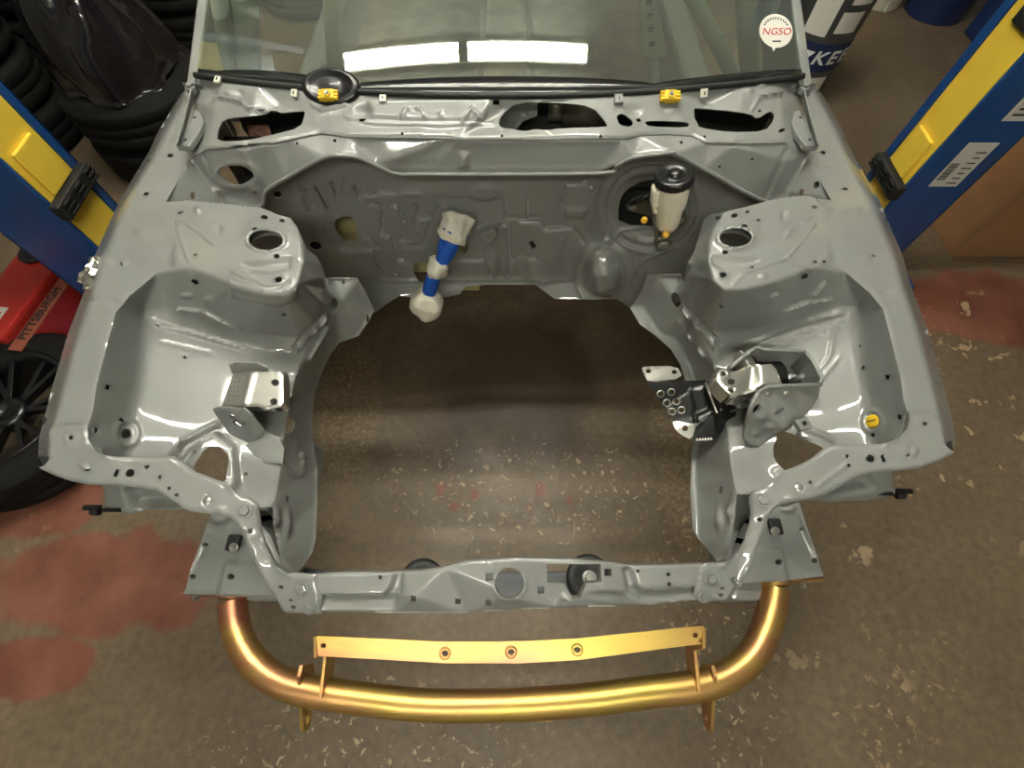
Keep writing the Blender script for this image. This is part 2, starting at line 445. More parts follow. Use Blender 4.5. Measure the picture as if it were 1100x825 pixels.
# ================================================================== ROOM
def floor_mat():
    m, t, b = nmat('worn_concrete')
    N = t.nodes; L = t.links
    tc = N.new('ShaderNodeTexCoord')
    def noise(scale, det=4, dist=0.0, rough=0.55, vec=None):
        n = N.new('ShaderNodeTexNoise'); n.inputs['Scale'].default_value = scale; n.inputs['Detail'].default_value = det
        n.inputs['Distortion'].default_value = dist; n.inputs['Roughness'].default_value = rough
        L.new(vec or tc.outputs['Object'], n.inputs['Vector']); return n.outputs['Fac']
    def ramp(fac, a, bq, c0=(0, 0, 0), c1=(1, 1, 1)):
        r = N.new('ShaderNodeValToRGB'); e = r.color_ramp.elements
        e[0].position = a; e[1].position = bq; e[0].color = (*c0, 1); e[1].color = (*c1, 1)
        L.new(fac, r.inputs['Fac']); return r.outputs['Color']
    def math_(op, a, bq):
        k = N.new('ShaderNodeMath'); k.operation = op; k.use_clamp = False
        for i, v in enumerate((a, bq)):
            if isinstance(v, (int, float)): k.inputs[i].default_value = v
            else: L.new(v, k.inputs[i])
        return k.outputs[0]
    def mix(fac, c0, c1):
        k = N.new('ShaderNodeMix'); k.data_type = 'RGBA'
        if isinstance(fac, (int, float)): k.inputs[0].default_value = fac
        else: L.new(fac, k.inputs[0])
        for i, v in ((6, c0), (7, c1)):
            if isinstance(v, tuple): k.inputs[i].default_value = (*v, 1)
            else: L.new(v, k.inputs[i])
        return k.outputs[2]
    sep = N.new('ShaderNodeSeparateXYZ'); L.new(tc.outputs['Object'], sep.inputs[0])
    X, Y = sep.outputs[0], sep.outputs[1]
    nw = noise(3.2, 5, 0.3)
    def blob(cx, cy, rx, ry, edge=0.35, amp=1.6):
        dx = math_('DIVIDE', math_('SUBTRACT', X, cx), rx); dy = math_('DIVIDE', math_('SUBTRACT', Y, cy), ry)
        r2 = math_('ADD', math_('MULTIPLY', dx, dx), math_('MULTIPLY', dy, dy))
        v = math_('ADD', r2, math_('MULTIPLY', math_('SUBTRACT', nw, 0.5), amp * 2))
        return ramp(v, 1 - edge, 1 + edge, (1, 1, 1), (0, 0, 0))
    def addm(a, bq): return math_('MAXIMUM', a, bq)
    base = ramp(noise(1.6, 6, 0.4), 0.3, 0.72, (0.120, 0.084, 0.050), (0.190, 0.140, 0.088))
    fine = ramp(noise(38, 5), 0.3, 0.7, (0.75, 0.75, 0.75), (1.15, 1.15, 1.15))
    mm = N.new('ShaderNodeMix'); mm.data_type = 'RGBA'; mm.blend_type = 'MULTIPLY'; mm.inputs[0].default_value = 1
    L.new(base, mm.inputs[6]); L.new(fine, mm.inputs[7]); col = mm.outputs[2]
    # oil stain under the engine bay, with some of the shade there painted in
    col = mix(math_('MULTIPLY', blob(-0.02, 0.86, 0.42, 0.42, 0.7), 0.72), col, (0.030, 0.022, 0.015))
    # tan dust along the sides of the oil
    col = mix(math_('MULTIPLY', addm(blob(-0.62, 0.70, 0.13, 0.45, .5), blob(0.60, 0.62, 0.10, 0.4, .5)), math_('MULTIPLY', ramp(noise(70, 4, 0.3, .65), 0.45, 0.62), 0.75)), col, (0.30, 0.22, 0.12))
    # red paint remnants
    red = None
    for a in ((-1.30, 0.13, 0.42, 0.17), (-1.62, 0.38, 0.25, 0.14), (-1.42, -0.12, 0.17, 0.10), (2.05, 1.22, 0.36, 0.22), (-0.86, 0.28, 0.05, 0.03),
              (-0.13, 0.40, 0.018, 0.022), (0.10, 0.42, 0.022, 0.03), (-0.20, 0.36, 0.02, 0.02), (-.25, .42, .015, .03), (.06, .36, .012, .015), (.2, .38, .01, .015)):
        bl = blob(*a, 0.25, 1.3); red = bl if red is None else addm(red, bl)
    col = mix(math_('MULTIPLY', red, 0.8), col, mix(ramp(noise(5, 5), 0.35, 0.65), (0.145, 0.030, 0.018), (0.25, 0.085, 0.055)))
    # chipped pale patches
    chips = ramp(noise(7.5, 6, 0.2, 0.62), 0.60, 0.615)
    area = addm(addm(blob(1.75, 0.55, 0.45, 0.45, .5), blob(0.95, -0.15, 0.22, 0.22, .5)), addm(blob(1.05, 0.30, 0.2, 0.2, .5), blob(2.0, 1.0, 0.5, 0.3)))
    ch = math_('MULTIPLY', chips, math_('ADD', math_('MULTIPLY', area, 0.9), 0.0))
    fl = ramp(noise(40, 4, 0.6, 0.6), 0.605, 0.63)
    areaf = addm(addm(blob(0, 0.42, 0.55, 0.22, .6), blob(-0.35, -0.30, 0.5, 0.16, .6)), addm(blob(0.62, -0.05, 0.25, 0.4, .6), ramp(noise(1.3, 3), 0.58, 0.8)))
    ch = addm(ch, math_('MULTIPLY', fl, areaf))
    # chalky scratches running front to back
    mp = N.new('ShaderNodeMapping'); mp.inputs['Scale'].default_value = (60, 5, 1); L.new(tc.outputs['Object'], mp.inputs['Vector'])
    ch = addm(ch, math_('MULTIPLY', math_('MULTIPLY', ramp(noise(1, 4, 0.3, .6, mp.outputs[0]), 0.68, 0.74), blob(0, 0.35, 0.5, 0.3, .5)), 0.6))
    col = mix(ch, col, mix(noise(11, 3), (0.52, 0.40, 0.26), (0.36, 0.26, 0.15)))
    L.new(col, b.inputs['Base Color'])
    L.new(ramp(noise(6, 4), 0.3, 0.7, (0.42,) * 3, (0.62,) * 3), b.inputs['Roughness'])
    bp = N.new('ShaderNodeBump'); bp.inputs['Strength'].default_value = 0.25; bp.inputs['Distance'].default_value = 0.004
    L.new(math_('ADD', noise(45, 4), math_('MULTIPLY', ch, 0.6)), bp.inputs['Height']); L.new(bp.outputs[0], b.inputs['Normal'])
    return m
RX0, RX1, RY0, RY1 = -4.3, 4.3, -2.6, 5.6
def struct(name, c, size, m):
    o = MB().box(c, size).build(name, m); o['kind'] = 'structure'; return o
struct('floor', ((RX0 + RX1) / 2, (RY0 + RY1) / 2, -0.06), (RX1 - RX0, RY1 - RY0, 0.12), floor_mat())
struct('ceiling', ((RX0 + RX1) / 2, (RY0 + RY1) / 2, CEIL + 0.05), (RX1 - RX0, RY1 - RY0, 0.1), CEILM)
struct('wall_back', ((RX0 + RX1) / 2, RY1 + 0.05, CEIL / 2), (RX1 - RX0, 0.1, CEIL), WALL)
struct('wall_front', ((RX0 + RX1) / 2, RY0 - 0.05, CEIL / 2), (RX1 - RX0, 0.1, CEIL), WALL)
struct('wall_left', (RX0 - 0.05, (RY0 + RY1) / 2, CEIL / 2), (0.1, RY1 - RY0, CEIL), WALL)
struct('wall_right', (RX1 + 0.05, (RY0 + RY1) / 2, CEIL / 2), (0.1, RY1 - RY0, CEIL), WALL)

_FX = ['first strip light over the windscreen, on the wheel stack side', 'second strip light over the windscreen, on the pail side',
       'strip light over the cabin roof on the tyre side', 'strip light over the cabin roof on the pail side',
       'strip light in front of the bumper bar on the jack side', 'strip light in front of the bumper bar on the carton side']
for (x, y, ax), nm in zip(FIXTURES, _FX):
    root = thing('ceiling_light', 'white twin tube fluorescent ' + nm, 'ceiling light', (x, y, CEIL), 'fluorescent ceiling lights')
    d = Vector((1, 0, 0)) if ax == 'x' else Vector((0, 1, 0)); s = Vector((-d.y, d.x, 0)); c = Vector((x, y, CEIL))
    sz = (1.02, 0.125, 0.05) if ax == 'x' else (0.125, 1.02, 0.05)
    MB().box(c - Vector((0, 0, 0.026)), sz).build('housing', FIXT, root, 0.006)
    for k in (-1, 1):
        p = c + s * (0.031 * k) - Vector((0, 0, 0.070))
        MB().cyl(p - d * 0.48, p + d * 0.48, 0.018, n=14).build('fluorescent_tube', TUBEM, root)
    for k in (-1, 1):
        p = c + d * (0.495 * k) - Vector((0, 0, 0.07))
        MB().box(p, (0.025, 0.11, 0.05) if ax == 'x' else (0.11, 0.025, 0.05)).build('lamp_holder', FIXT, root, 0.004)

# ================================================================== CAR BODY
CAR = thing('car_body', 'grey painted car shell with bare engine bay and front clip', 'car', (0, 1.5, 0.45))
def mir(px, py):
    return (1064 + 0.07 * px - px, py - 13 * min(max((py - 260) / 240, 0), 1.1))
def zr(py): return 0.945 - 0.065 * (py - 160) / 340
SIL = [(41, 491), (42, 470), (56, 416), (73, 358), (93, 307), (102, 274), (129, 214), (160, 163), (170, 141), (195, 100)]
OUT = [(53, 491), (55, 470), (69, 414), (84, 358), (101, 309), (110, 276), (136, 216), (166, 165), (176, 142), (199, 102)]
INN = [(96, 474), (95, 456), (100, 440), (104, 412), (113, 378), (124, 336), (131, 328), (141, 316), (169, 293)]
TOWER = [(190, 289, .928), (205, 288, .931), (225, 295, .931), (250, 305, .929), (285, 314, .925), (308, 314, .922), (320, 304, .922), (326, 280, .928), (325, 258, .932),
         (319, 244, .935), (312, 234, .937), (300, 231, .938), (280, 223, .938), (240, 219, .938), (198, 216, .936), (189, 228, .936), (188, 252, .936), (187, 278, .932)]
BASE = [(132, 516, .80), (135, 470, .81), (140, 440, .81), (149, 405, .82), (151, 370, .835), (153, 345, .85), (154, 333, .86)]
SEAM = [(180, 333, .855), (210, 338, .845), (240, 347, .83), (270, 358, .80), (300, 373, .765), (308, 378, .757)]
CREASE = [(348, 350, .742), (331, 378, .74), (320, 400, .737), (313, 425, .735), (308, 450, .735), (303, 480, .735), (302, 498, .735), (297, 530, .73), (293, 545, .73), (300, 575, .70), (304, 602, .69)]
LOWER = [(402, 333, .66), (396, 345, .65), (385, 361, .64), (365, 368, .635), (354, 382, .63), (346, 400, .62), (338, 423, .62), (335.5, 445, .62), (336, 476, .62),
         (341, 503, .62), (341, 538, .62), (339, 579, .625), (336, 593, .63), (325, 609, .64), (318, 616, .65)]
POLYS = [[(x, y, zr(y) - 0.085) for x, y in SIL], [(x, y, zr(y)) for x, y in OUT], [(x, y, zr(y)) for x, y in INN] + TOWER, BASE + SEAM, CREASE, LOWER]
CL = []; CE = []
for pl_ in POLYS:
    b0 = len(CL); CL += pl_; CE += [(b0 + i, b0 + i + 1) for i in range(len(pl_) - 1)]
def along(pl_, t):
    P = np.array(pl_); d = np.r_[0, np.cumsum(np.hypot(*np.diff(P[:, :2], axis=0).T))]; d /= d[-1]
    return np.array([np.interp(t, d, P[:, k]) for k in range(3)])
for t in np.linspace(0, .93, 8):
    a = along(BASE, t); b = along(CREASE[1:9][::-1], t)
    for u in (.2, .4, .6, .8):
        c = a + (b - a) * u; c[2] = a[2] + (b[2] - a[2]) * (u ** .9); CL.append(tuple(c))
CL += [(181, 284, zr(284)), (181, 228, zr(228)), (178, 217, zr(217)), (204, 173, zr(173)), (217, 163, 0.95), (206, 92, 0.958), (213, 120, 0.955),
       (60, 505, 0.876), (104, 486, 0.876), (100, 514, 0.874), (290, 258, .940), (240, 262, .940),
       (331, 268, .905), (340, 275, .88), (346, 286, .862), (350, 298, .845), (352, 312, .80), (345, 325, .815), (335, 345, .80), (320, 362, .775),
       (354, 299, .775), (384, 299, .76), (367, 324, .745), (357, 330, .75), (262, 546, .735), (240, 525, .76)]
CR = [(*mir(c[0], c[1]), c[2]) for c in CL]
M_ = lambda pts: [mir(*p) for p in pts]

def mirf(e):    # mirrored ellipse helper
    x, y = mir(e[0], e[1]); return ell(x, y, *e[2:4], *( [-e[4]] if len(e) > 4 else []))

SKL = Skin(CL, 1.6, CE); SKR = Skin(CR, 1.6, CE)
apronL = [(141, 316), (154, 333), (180, 333), (210, 338), (240, 347), (270, 358), (300, 373), (308, 378), (319, 366), (320, 400), (313, 425), (308, 450), (303, 480), (302, 498), (297, 530), (293, 545),
          (262, 546), (240, 526), (150, 515), (110, 502), (96, 474), (95, 456), (100, 440), (104, 412), (113, 378), (124, 336), (131, 328)]
def soften(sk, base, poly):
    # pressed sheet away from its edges curves gently
    hgt, wid = sk.A.shape; X, Y = np.meshgrid(np.arange(wid) + sk.x0, np.arange(hgt) + sk.y0)
    x = X.ravel().astype(float); y = Y.ravel().astype(float); ins = inpoly(x, y, poly); d = np.zeros(len(x))
    d[ins] = segdist(x[ins], y[ins], poly, True); wgt = sstep(d / 18).reshape(hgt, wid)
    sk.A = sk.A * (1 - wgt) + base.A * wgt
soften(SKL, Skin(CL, 8, CE), apronL); soften(SKR, Skin(CR, 8, CE), M_(apronL))
railL = [(41, 491), (42, 470), (56, 416), (73, 358), (93, 307), (102, 274), (129, 214), (160, 163), (170, 141), (195, 100), (206, 92), (213, 120), (217, 163), (204, 173),
         (178, 217), (197, 216), (189, 228), (187, 288), (169, 293), (141, 316), (131, 328), (124, 336), (113, 378), (104, 412), (100, 440), (95, 456), (96, 474), (104, 486), (100, 510), (60, 503)]
seamL = [ridge([(96, 321), (108, 323), (126, 325)], 1.6, -0.004), ridge([(134, 229), (150, 233), (163, 234)], 1.4, -0.003), ridge([(159, 172), (172, 178), (196, 176)], 1.6, -0.002),
         bump(150, 247, 9, 7, 0.003), bump(116, 283, 10, 6, 0.003), bump(133, 283, 5, 4, 0.004), bump(205, 170, 7, 5, 0.006), bump(100, 350, 3, 16, .002)]
panel('upper_rail', SKL, railL, [ell(157, 208, 3, 1.8), ell(183, 167, 3.2, 2), ell(131, 284, 2.2, 1.8), ell(217, 158.5, 1.8, 1.5)], seamL, parent=CAR, sp=4)
railR = M_(railL[:10]) + [(872, 92), (864, 118), (856, 160), (867, 170), (893, 215), (877, 213), (889.5, 227)] + M_(railL[17:])
panel('upper_rail', SKR, railR, [ell(884, 164, 3, 2), ell(908, 203, 3, 1.6), ell(938, 275, 2, 1.6), rect(941, 351, 5, 5), ell(862, 153.5, 1.6)],
      [ridge([(972, 312), (955, 314), (944, 316)], 1.6, -0.004), ridge([(914, 226), (925, 225), (933, 223)], 1.4, -0.003), ridge([(900, 172), (890, 176), (878, 172)], 1.6, -.002),
       bump(928, 280, 9, 7, 0.004), bump(962, 330, 4, 8, .003), bump(963, 396, 4, 5, .003), bump(874, 172, 6, 6, .006)], parent=CAR, sp=4)

towerL = [(187, 288), (188, 227), (198, 215), (240, 219), (280, 223), (300, 231), (312, 234), (319, 243), (325, 257), (330, 268), (340, 275), (346, 286), (350, 298), (352, 312), (357, 322),
          (350, 335), (335, 350), (318, 365), (308, 378), (300, 373), (270, 358), (240, 347), (210, 338), (180, 333), (154, 333), (141, 317), (169, 293)]
holesTL = [ell(286, 259, 18, 10, 0.02), ell(275, 248, 3.2, 2.2), ell(297, 275, 3.4, 2.4), ell(300, 301, 4, 3.2, -.2), ell(284, 233.5, 4, 2.6, .3), ell(194, 228.5, 3.5, 1.4, -.3), ell(210, 274, 2.3, 1.5, .4),
           ell(209.5, 303, 4.3, 2.7, .25), ell(303, 237, 3, 2, .1), ell(305, 338, 2.6, 1.8)]
featTL = [collar(286, 259, 18, 10, .004, .16), ridge([(190, 240), (200, 240), (229, 262)], 2.0, .003), ridge([(190, 244), (199, 270), (203, 280)], 2.2, .003), bump(213, 226, 6, 6, .006), bump(234, 246, 6, 9, -.004),
          plateau([(262, 284), (312, 277), (310, 288), (292, 293), (270, 290)], -.006, 3), ridge([(250, 292), (285, 310), (300, 309), (312, 302)], 2.5, .003), bump(300, 301, 10, 7, .004), bump(286, 252, 30, 20, .004, 0, .5),
          bump(225, 322, 8, 6, .005), bump(201, 318, 9, 4, .004), ridge([(192, 332), (222, 335), (232, 341), (260, 354)], 2.5, .006), plateau([(246, 300), (304, 316), (318, 306), (318, 320), (300, 328), (250, 318)], .007, 4)]
panel('strut_tower', SKL, towerL, holesTL, featTL, parent=CAR, sp=1.9)
towerR = [(891, 287), (889.5, 227), (876, 213), (868, 210), (850, 211), (824, 216), (798, 223), (776, 228), (763, 230), (756, 236), (750, 256), (746, 270), (739, 282), (736, 292), (733, 308), (730, 320)] + M_(towerL[15:])
holesTR = [ell(789.5, 256.5, 17, 9.5, -.02), ell(799, 244.5, 3.2, 2.2), ell(779, 271, 3.4, 2.2), ell(776, 296, 4, 3), ell(789, 231.5, 3.6, 2.4, -.3), ell(803, 227.5, 2.4, 1.6, -.4), ell(771, 234, 3.2, 2.2),
           ell(814.5, 236.5, 2.2, 1.4), ell(875, 222.5, 3.4, 1.6, .2), ell(808, 287, 2.2, 1.2, -.2), ell(875.5, 281.5, 2.4, 1.5), ell(885, 281, 2.2, 1.5), ell(864, 297, 4.3, 3, -.3), ell(775, 330, 2.6, 1.8)]
featTR = [collar(789.5, 256.5, 17, 9.5, .004, .16), ridge([(872, 231), (848, 247), (843, 254), (872, 243), (876, 240), (862, 258), (844, 278), (800, 293), (788, 306)], 2.0, .0035), bump(843, 232, 6, 9, -.005),
          plateau([(764, 275), (814, 280), (800, 287), (782, 290), (766, 284)], -.006, 3), bump(776, 296, 10, 7, .004), bump(790, 252, 30, 20, .004, 0, .5), ridge([(844, 278), (852, 283), (870, 289)], 2.2, .003),
          ridge([(824, 326), (828, 318), (834, 315)], 2, .006), ridge([(874, 318), (880, 310), (886, 303)], 2, .006), ridge([(840, 334), (866, 325), (892, 321)], 2.4, .006), bump(820, 297, 8, 5, .004)]
panel('strut_tower', SKR, towerR, holesTR, featTR, parent=CAR, sp=1.9)

holeFL = [(209, 505), (211, 499), (219, 487), (226, 481), (237, 481), (245.5, 489), (247, 496), (244, 517), (238, 522), (222, 516)]
panel('inner_apron', SKL, apronL, [holeFL, rect(116, 416, 5, 5, .2), ell(135.5, 466, 5, 5.5, .3), ell(130, 451, 2.4, 2.4), ell(104, 462, 2.6, 3), ell(199, 384, 2, 1.8), ell(170, 350, 2, 1.6), ell(210, 486.5, 2.3), ell(264, 509, 2.6, 2)],
      [ridge([(172, 367), (200, 373), (228, 380)], 2, .003), ridge([(165, 348), (200, 356), (240, 368), (268, 376)], 2.0, .004), ridge([(186, 489), (197, 475), (234, 456)], 4, .009), ridge([(195, 492), (203, 482), (232, 467)], 3, .006),
       collar(136, 466, 11, 12, .004, .3), bump(104, 462, 6, 7, -.003),
       plateau([(200, 500), (216, 476), (232, 466), (252, 480), (256, 520), (246, 530)], .008, 4)], parent=CAR, sp=3)
holeFR = [(833, 464), (839, 462), (850, 466), (885, 481), (870, 494), (843, 505.5), (835, 498), (831, 490), (830.5, 481), (834, 471)]
panel('inner_apron', SKR, M_(apronL), [holeFR, ell(938, 453, 5.2, 6), rect(953, 405, 5, 5), ell(966, 448, 2.4, 3), ell(938, 467.5, 2.2), ell(927, 395, 2), ell(924, 372, 1.6)],
      [collar(938, 453, 9, 10, .005, .35), ridge([(800, 372), (850, 350), (905, 336)], 2.2, .005), ridge([(806, 378), (860, 357), (905, 346)], 2.0, .004), ridge([(812, 384), (850, 368), (900, 352)], 1.6, .003),
       ridge([(892, 380), (897, 350)], 3, .004), ridge([(880, 410), (900, 385)], 2.5, .004), ridge([(876, 404), (893, 382)], 2.0, .004), ridge([(862, 458), (880, 466), (896, 474)], 2.5, .006)], parent=CAR, sp=3)

frameL = [(357, 322), (352, 312), (352, 299), (384, 299), (393, 314), (402, 333), (396, 345), (385, 361), (365, 368), (354, 382), (346, 400), (338, 423), (335.5, 445), (336, 476), (341, 503), (341, 538),
          (339, 579), (336, 593), (325, 609), (318, 616), (304, 612), (296, 575), (293, 545), (297, 530), (302, 498), (303, 480), (308, 450), (313, 425), (320, 400), (319, 366), (335, 350), (350, 335)]
fl_ = panel('frame_rail', SKL, frameL, [ell(357.5, 328, 5, 8.5, .25), ell(309, 457, 6.5, 9, .2), ell(309, 536, 2.2, 4), ell(369, 303.5, 1.8), ell(395, 342, 1.4, 4)],
      [collar(309, 457, 7, 9.5, .003), ridge([(350, 338), (330, 362), (314, 382)], 3, .008), ridge([(358, 340), (345, 360), (330, 385)], 2.5, .006), bump(296, 558, 5, 16, .012), bump(308, 563, 5, 20, .010), bump(318, 480, 7, 14, .004),
       ridge([(303, 500), (318, 512), (325, 509), (326, 496)], 2, .004)], parent=CAR, sp=3)
bolt(fl_, *SKL.at(325, 489), .008)
frameR = [(730, 322), (734, 312), (732, 295), (696, 295), (690, 312), (677, 331), (687, 348), (704, 360), (721, 375), (731, 391)] + [(738, 415), (744, 440), (746, 466), (743, 490), (742, 526), (744, 567), (750, 579), (761, 591), (771, 604)] + M_(frameL[20:])
fr_ = panel('frame_rail', SKR, frameR, [ell(726, 322, 5, 8, -.3), ell(774.5, 526, 2, 4, .2), ell(824, 510, 2, 1.8)],
      [ridge([(735, 330), (757, 358), (772, 380)], 3, .008), ridge([(728, 345), (745, 365), (760, 385)], 2.5, .006), bump(786, 552, 5, 16, .012), bump(773, 556, 5, 20, .010), bump(800, 460, 10, 8, .004), bump(790, 475, 8, 5, .005)], parent=CAR, sp=3)

backing(SKL, railL, [], .018); backing(SKR, railR, [], .018)
backing(SKL, towerL, [ell(286, 259, 24, 15)], .02); backing(SKR, towerR, [ell(789.5, 256.5, 24, 15)], .02)
backing(SKL, apronL, [ell(229, 500, 36, 34)], .02); backing(SKR, M_(apronL), [ell(852, 484, 40, 34)], .02)
# ---- front clip: headlight panels and hood-latch tie bar
FC = [(41, 495, .890), (54, 491, .890), (95, 456, .897), (60, 456, .899), (96, 474, .892), (104, 484, .890), (116, 490, .886), (127, 521, .872), (76, 517, .878), (149, 491, .875), (185, 490, .866), (167, 527, .862), (203, 549, .855),
      (194, 496, .862), (238, 517, .853), (226, 552, .852), (247, 556, .848), (256, 565, .842), (267, 534, .846), (277, 542, .842), (281, 572, .825), (263, 577, .83), (288, 588, .816), (272, 600, .815), (279, 614, .806), (297, 607, .806),
      (309, 615, .803), (293, 639, .788), (307, 658, .770), (318, 616, .802), (345, 660, .768)]
FCC = [(mir(c[0], c[1])[0], mir(c[0], c[1])[1], c[2]) for c in FC if c[1] < 655 and c[0] < 310]
FCM = [(345, 616, .802), (345, 640, .79), (365, 615, .802), (420, 614.6, .802), (477, 609.5, .812), (548, 600, .82), (616, 601, .82), (657, 604, .814), (677, 608, .806), (735, 607, .803), (771, 604.5, .803),
       (365, 640, .792), (420, 640, .794), (445, 640, .803), (548, 640, .806), (650, 634, .803), (680, 632, .796), (735, 630, .79),
       (365, 659, .768), (426, 660.5, .768), (501, 660, .77), (555, 657, .772), (599, 655, .772), (653, 653.6, .772), (704, 651, .768), (735, 648, .768), (773, 646, .77), (781, 645, .772), (795, 627.5, .79)]
SKF = Skin(FC + FCM + FCC, 1.6)
hlL = [(54, 491), (52, 462), (60, 456), (94.5, 455.5), (94.5, 465), (96, 474.5), (104, 484), (116, 490), (149, 491), (185.5, 490), (194.5, 496), (209, 506), (238, 517), (246, 521), (254, 531), (267.5, 534), (277, 542), (280, 561), (281, 572),
       (288, 588), (297.5, 607), (309, 615), (318, 616), (340, 617), (346, 640), (345, 660), (307, 658.5), (304, 657), (297.5, 646), (293, 639), (288, 632), (279, 614), (272, 600), (263, 577), (256, 565), (247, 556), (226, 552), (203, 549.5),
       (198, 547), (189, 540), (167, 527), (149, 523.6), (127, 521.5), (94.5, 521), (76, 517), (58, 511), (44, 504.5), (41, 502), (47, 500)]
hl = panel('headlight_panel', SKF, hlL, [ell(77.5, 470.5, 2.6, 2.2), rect(126, 508.5, 3.6, 8, .4), ell(141, 508.5, 5, 4.3, -.4), rect(159, 502, 5, 3.6, -.3), ell(173, 513, 2), ell(183, 525, 2), ell(191, 532, 2.6, 2), ell(269, 570, 2.6),
        ell(302.5, 630, 2.8, 2), ell(313.6, 643.6, 2.3, 1.7), ell(316, 651.5, 2.8, 2.2), ell(97, 505, 2, 1.4)],
      [collar(77.5, 470.5, 5, 5, .003, .5), ridge([(89, 499), (96, 505)], 3, .004), bump(223, 538, 5, 6, -.003, .3, .5), ridge([(96, 458), (97, 472), (106, 485), (118, 491)], 3, .005), bump(238, 548, 7, 3, .004), ridge([(246, 521), (256, 531)], 4, .004),
       ridge([(283, 580), (298, 609), (312, 617)], 3, .005)], parent=CAR, sp=3.2, th=.003, roll=(3.5, .004), lift=.003)
for p in ((263.5, 549), (325.6, 631), (333, 651.7)):
    q, n = SKF.at(*p); bolt(hl, q + n * .003, n, .0085)
p, n = SKF.at(223, 538); MB().lathe([(.009, 0), (.008, .002), (.001, .0025)], p, n, 16).build('plug', STEEL, hl)
hlR = [(977, 442.5), (1001, 442), (1010, 452), (1014, 475), (1018, 480), (1026, 486), (1009.5, 496), (985.5, 503.6), (961.5, 506), (939.6, 507), (922, 511), (909, 518), (896, 526.5), (885, 532), (865.5, 537), (840, 542), (833, 547), (826, 556), (821, 570), (814.5, 588),
       (809, 603), (807.6, 611), (795, 627.5), (781, 645.5), (757, 647), (745, 640), (750, 612), (757, 605), (773, 604.5), (782, 603), (791, 593), (799.5, 579), (805, 563), (806, 549), (805, 535), (809, 527), (819, 524), (830.6, 513), (842, 505.5), (857, 501.5), (874, 490.5),
       (887, 481), (896, 477.5), (939.6, 477), (953, 476), (964, 471), (972, 461), (974.5, 452)]
hr = panel('headlight_panel', SKF, hlR, [ell(992, 455.6, 2.6, 2), ell(933.7, 493, 4.8, 4, .4), rect(947.7, 492.7, 3.6, 8, -.4), ell(974, 489, 2.4, 1.4, -.5), ell(909, 490.5, 2), ell(911, 500.5, 2), ell(869.5, 518.5, 2), ell(816, 557.5, 2.6), ell(775, 631, 2.3, 1.6), ell(773.5, 638.5, 2.8, 2)],
      [ridge([(978, 486), (982, 484), (980, 488)], 3, .004), bump(858, 524, 5, 6, -.003, -.3, .5), ridge([(975, 444), (973, 460), (963, 472), (950, 477)], 3, .005), ridge([(877, 523), (893, 510), (907, 501)], 2, .003), bump(847, 536, 8, 3, .004), ridge([(841, 506), (829, 515)], 4, .004),
       ridge([(800, 578), (788, 598), (775, 606)], 3, .005)], parent=CAR, sp=3.2, th=.003, roll=(3.5, .004), lift=.003)
for p in ((819.6, 537), (763, 620), (756, 639)):
    q, n = SKF.at(*p); bolt(hr, q + n * .003, n, .0085)
q, n = SKF.at(787, 622); MB().cyl(q, q + n * .022, .004, n=10).build('stud', STEEL, hr)
p, n = SKF.at(858, 524); MB().lathe([(.009, 0), (.008, .002), (.001, .0025)], p, n, 16).build('plug', STEEL, hr)
backing(SKF, hlL, [], .016); backing(SKF, hlR, [], .016)
tie = [(338, 617), (365, 615), (423, 614.6), (450, 613), (477, 609.5), (501, 603), (548, 600), (616, 601), (657, 604.4), (677, 608), (735, 607), (760, 605.5), (764, 625), (758, 646), (735, 647.5), (704, 651), (653, 653.6), (599, 655), (555, 657), (501, 660), (426, 660.4), (365, 659), (338, 660)]
tshape = [(587, 606), (645, 606), (646, 625), (630, 626.5), (623, 642), (614.5, 642.5), (606, 626.5), (588, 625.5)]
tb = panel('hood_latch_tie_bar', SKF, tie, [ell(547.3, 626.5, 15.6, 16.8), tshape, rect(525.6, 619.7, 8, 8.5), rect(581, 634, 7.5, 8), rect(443.8, 642.8, 6, 6), rect(492, 646, 6, 6), rect(524.5, 647.5, 6, 6), rect(653, 615, 7.5, 8), ell(408.5, 620, 2.2), ell(685, 613.6, 2), ell(718, 617, 2.3), ell(719, 627.5, 2.3)],
      [plateau([(345, 641), (412, 641), (420, 630), (424, 616), (432, 614), (430, 635), (424, 652), (345, 652)], -.010, 3), plateau([(678, 610), (684, 630), (692, 637), (755, 632), (755, 643), (690, 646), (676, 638), (670, 612)], -.010, 3),
       bump(650, 640, 26, 5, -.006), ridge([(598, 653), (604, 640), (612, 646)], 2.5, .003), collar(547.3, 626.5, 15.6, 16.8, .002, .12)], parent=CAR, sp=2.6, th=.026, roll=(3, .005), tdir=(0, .2, -1))

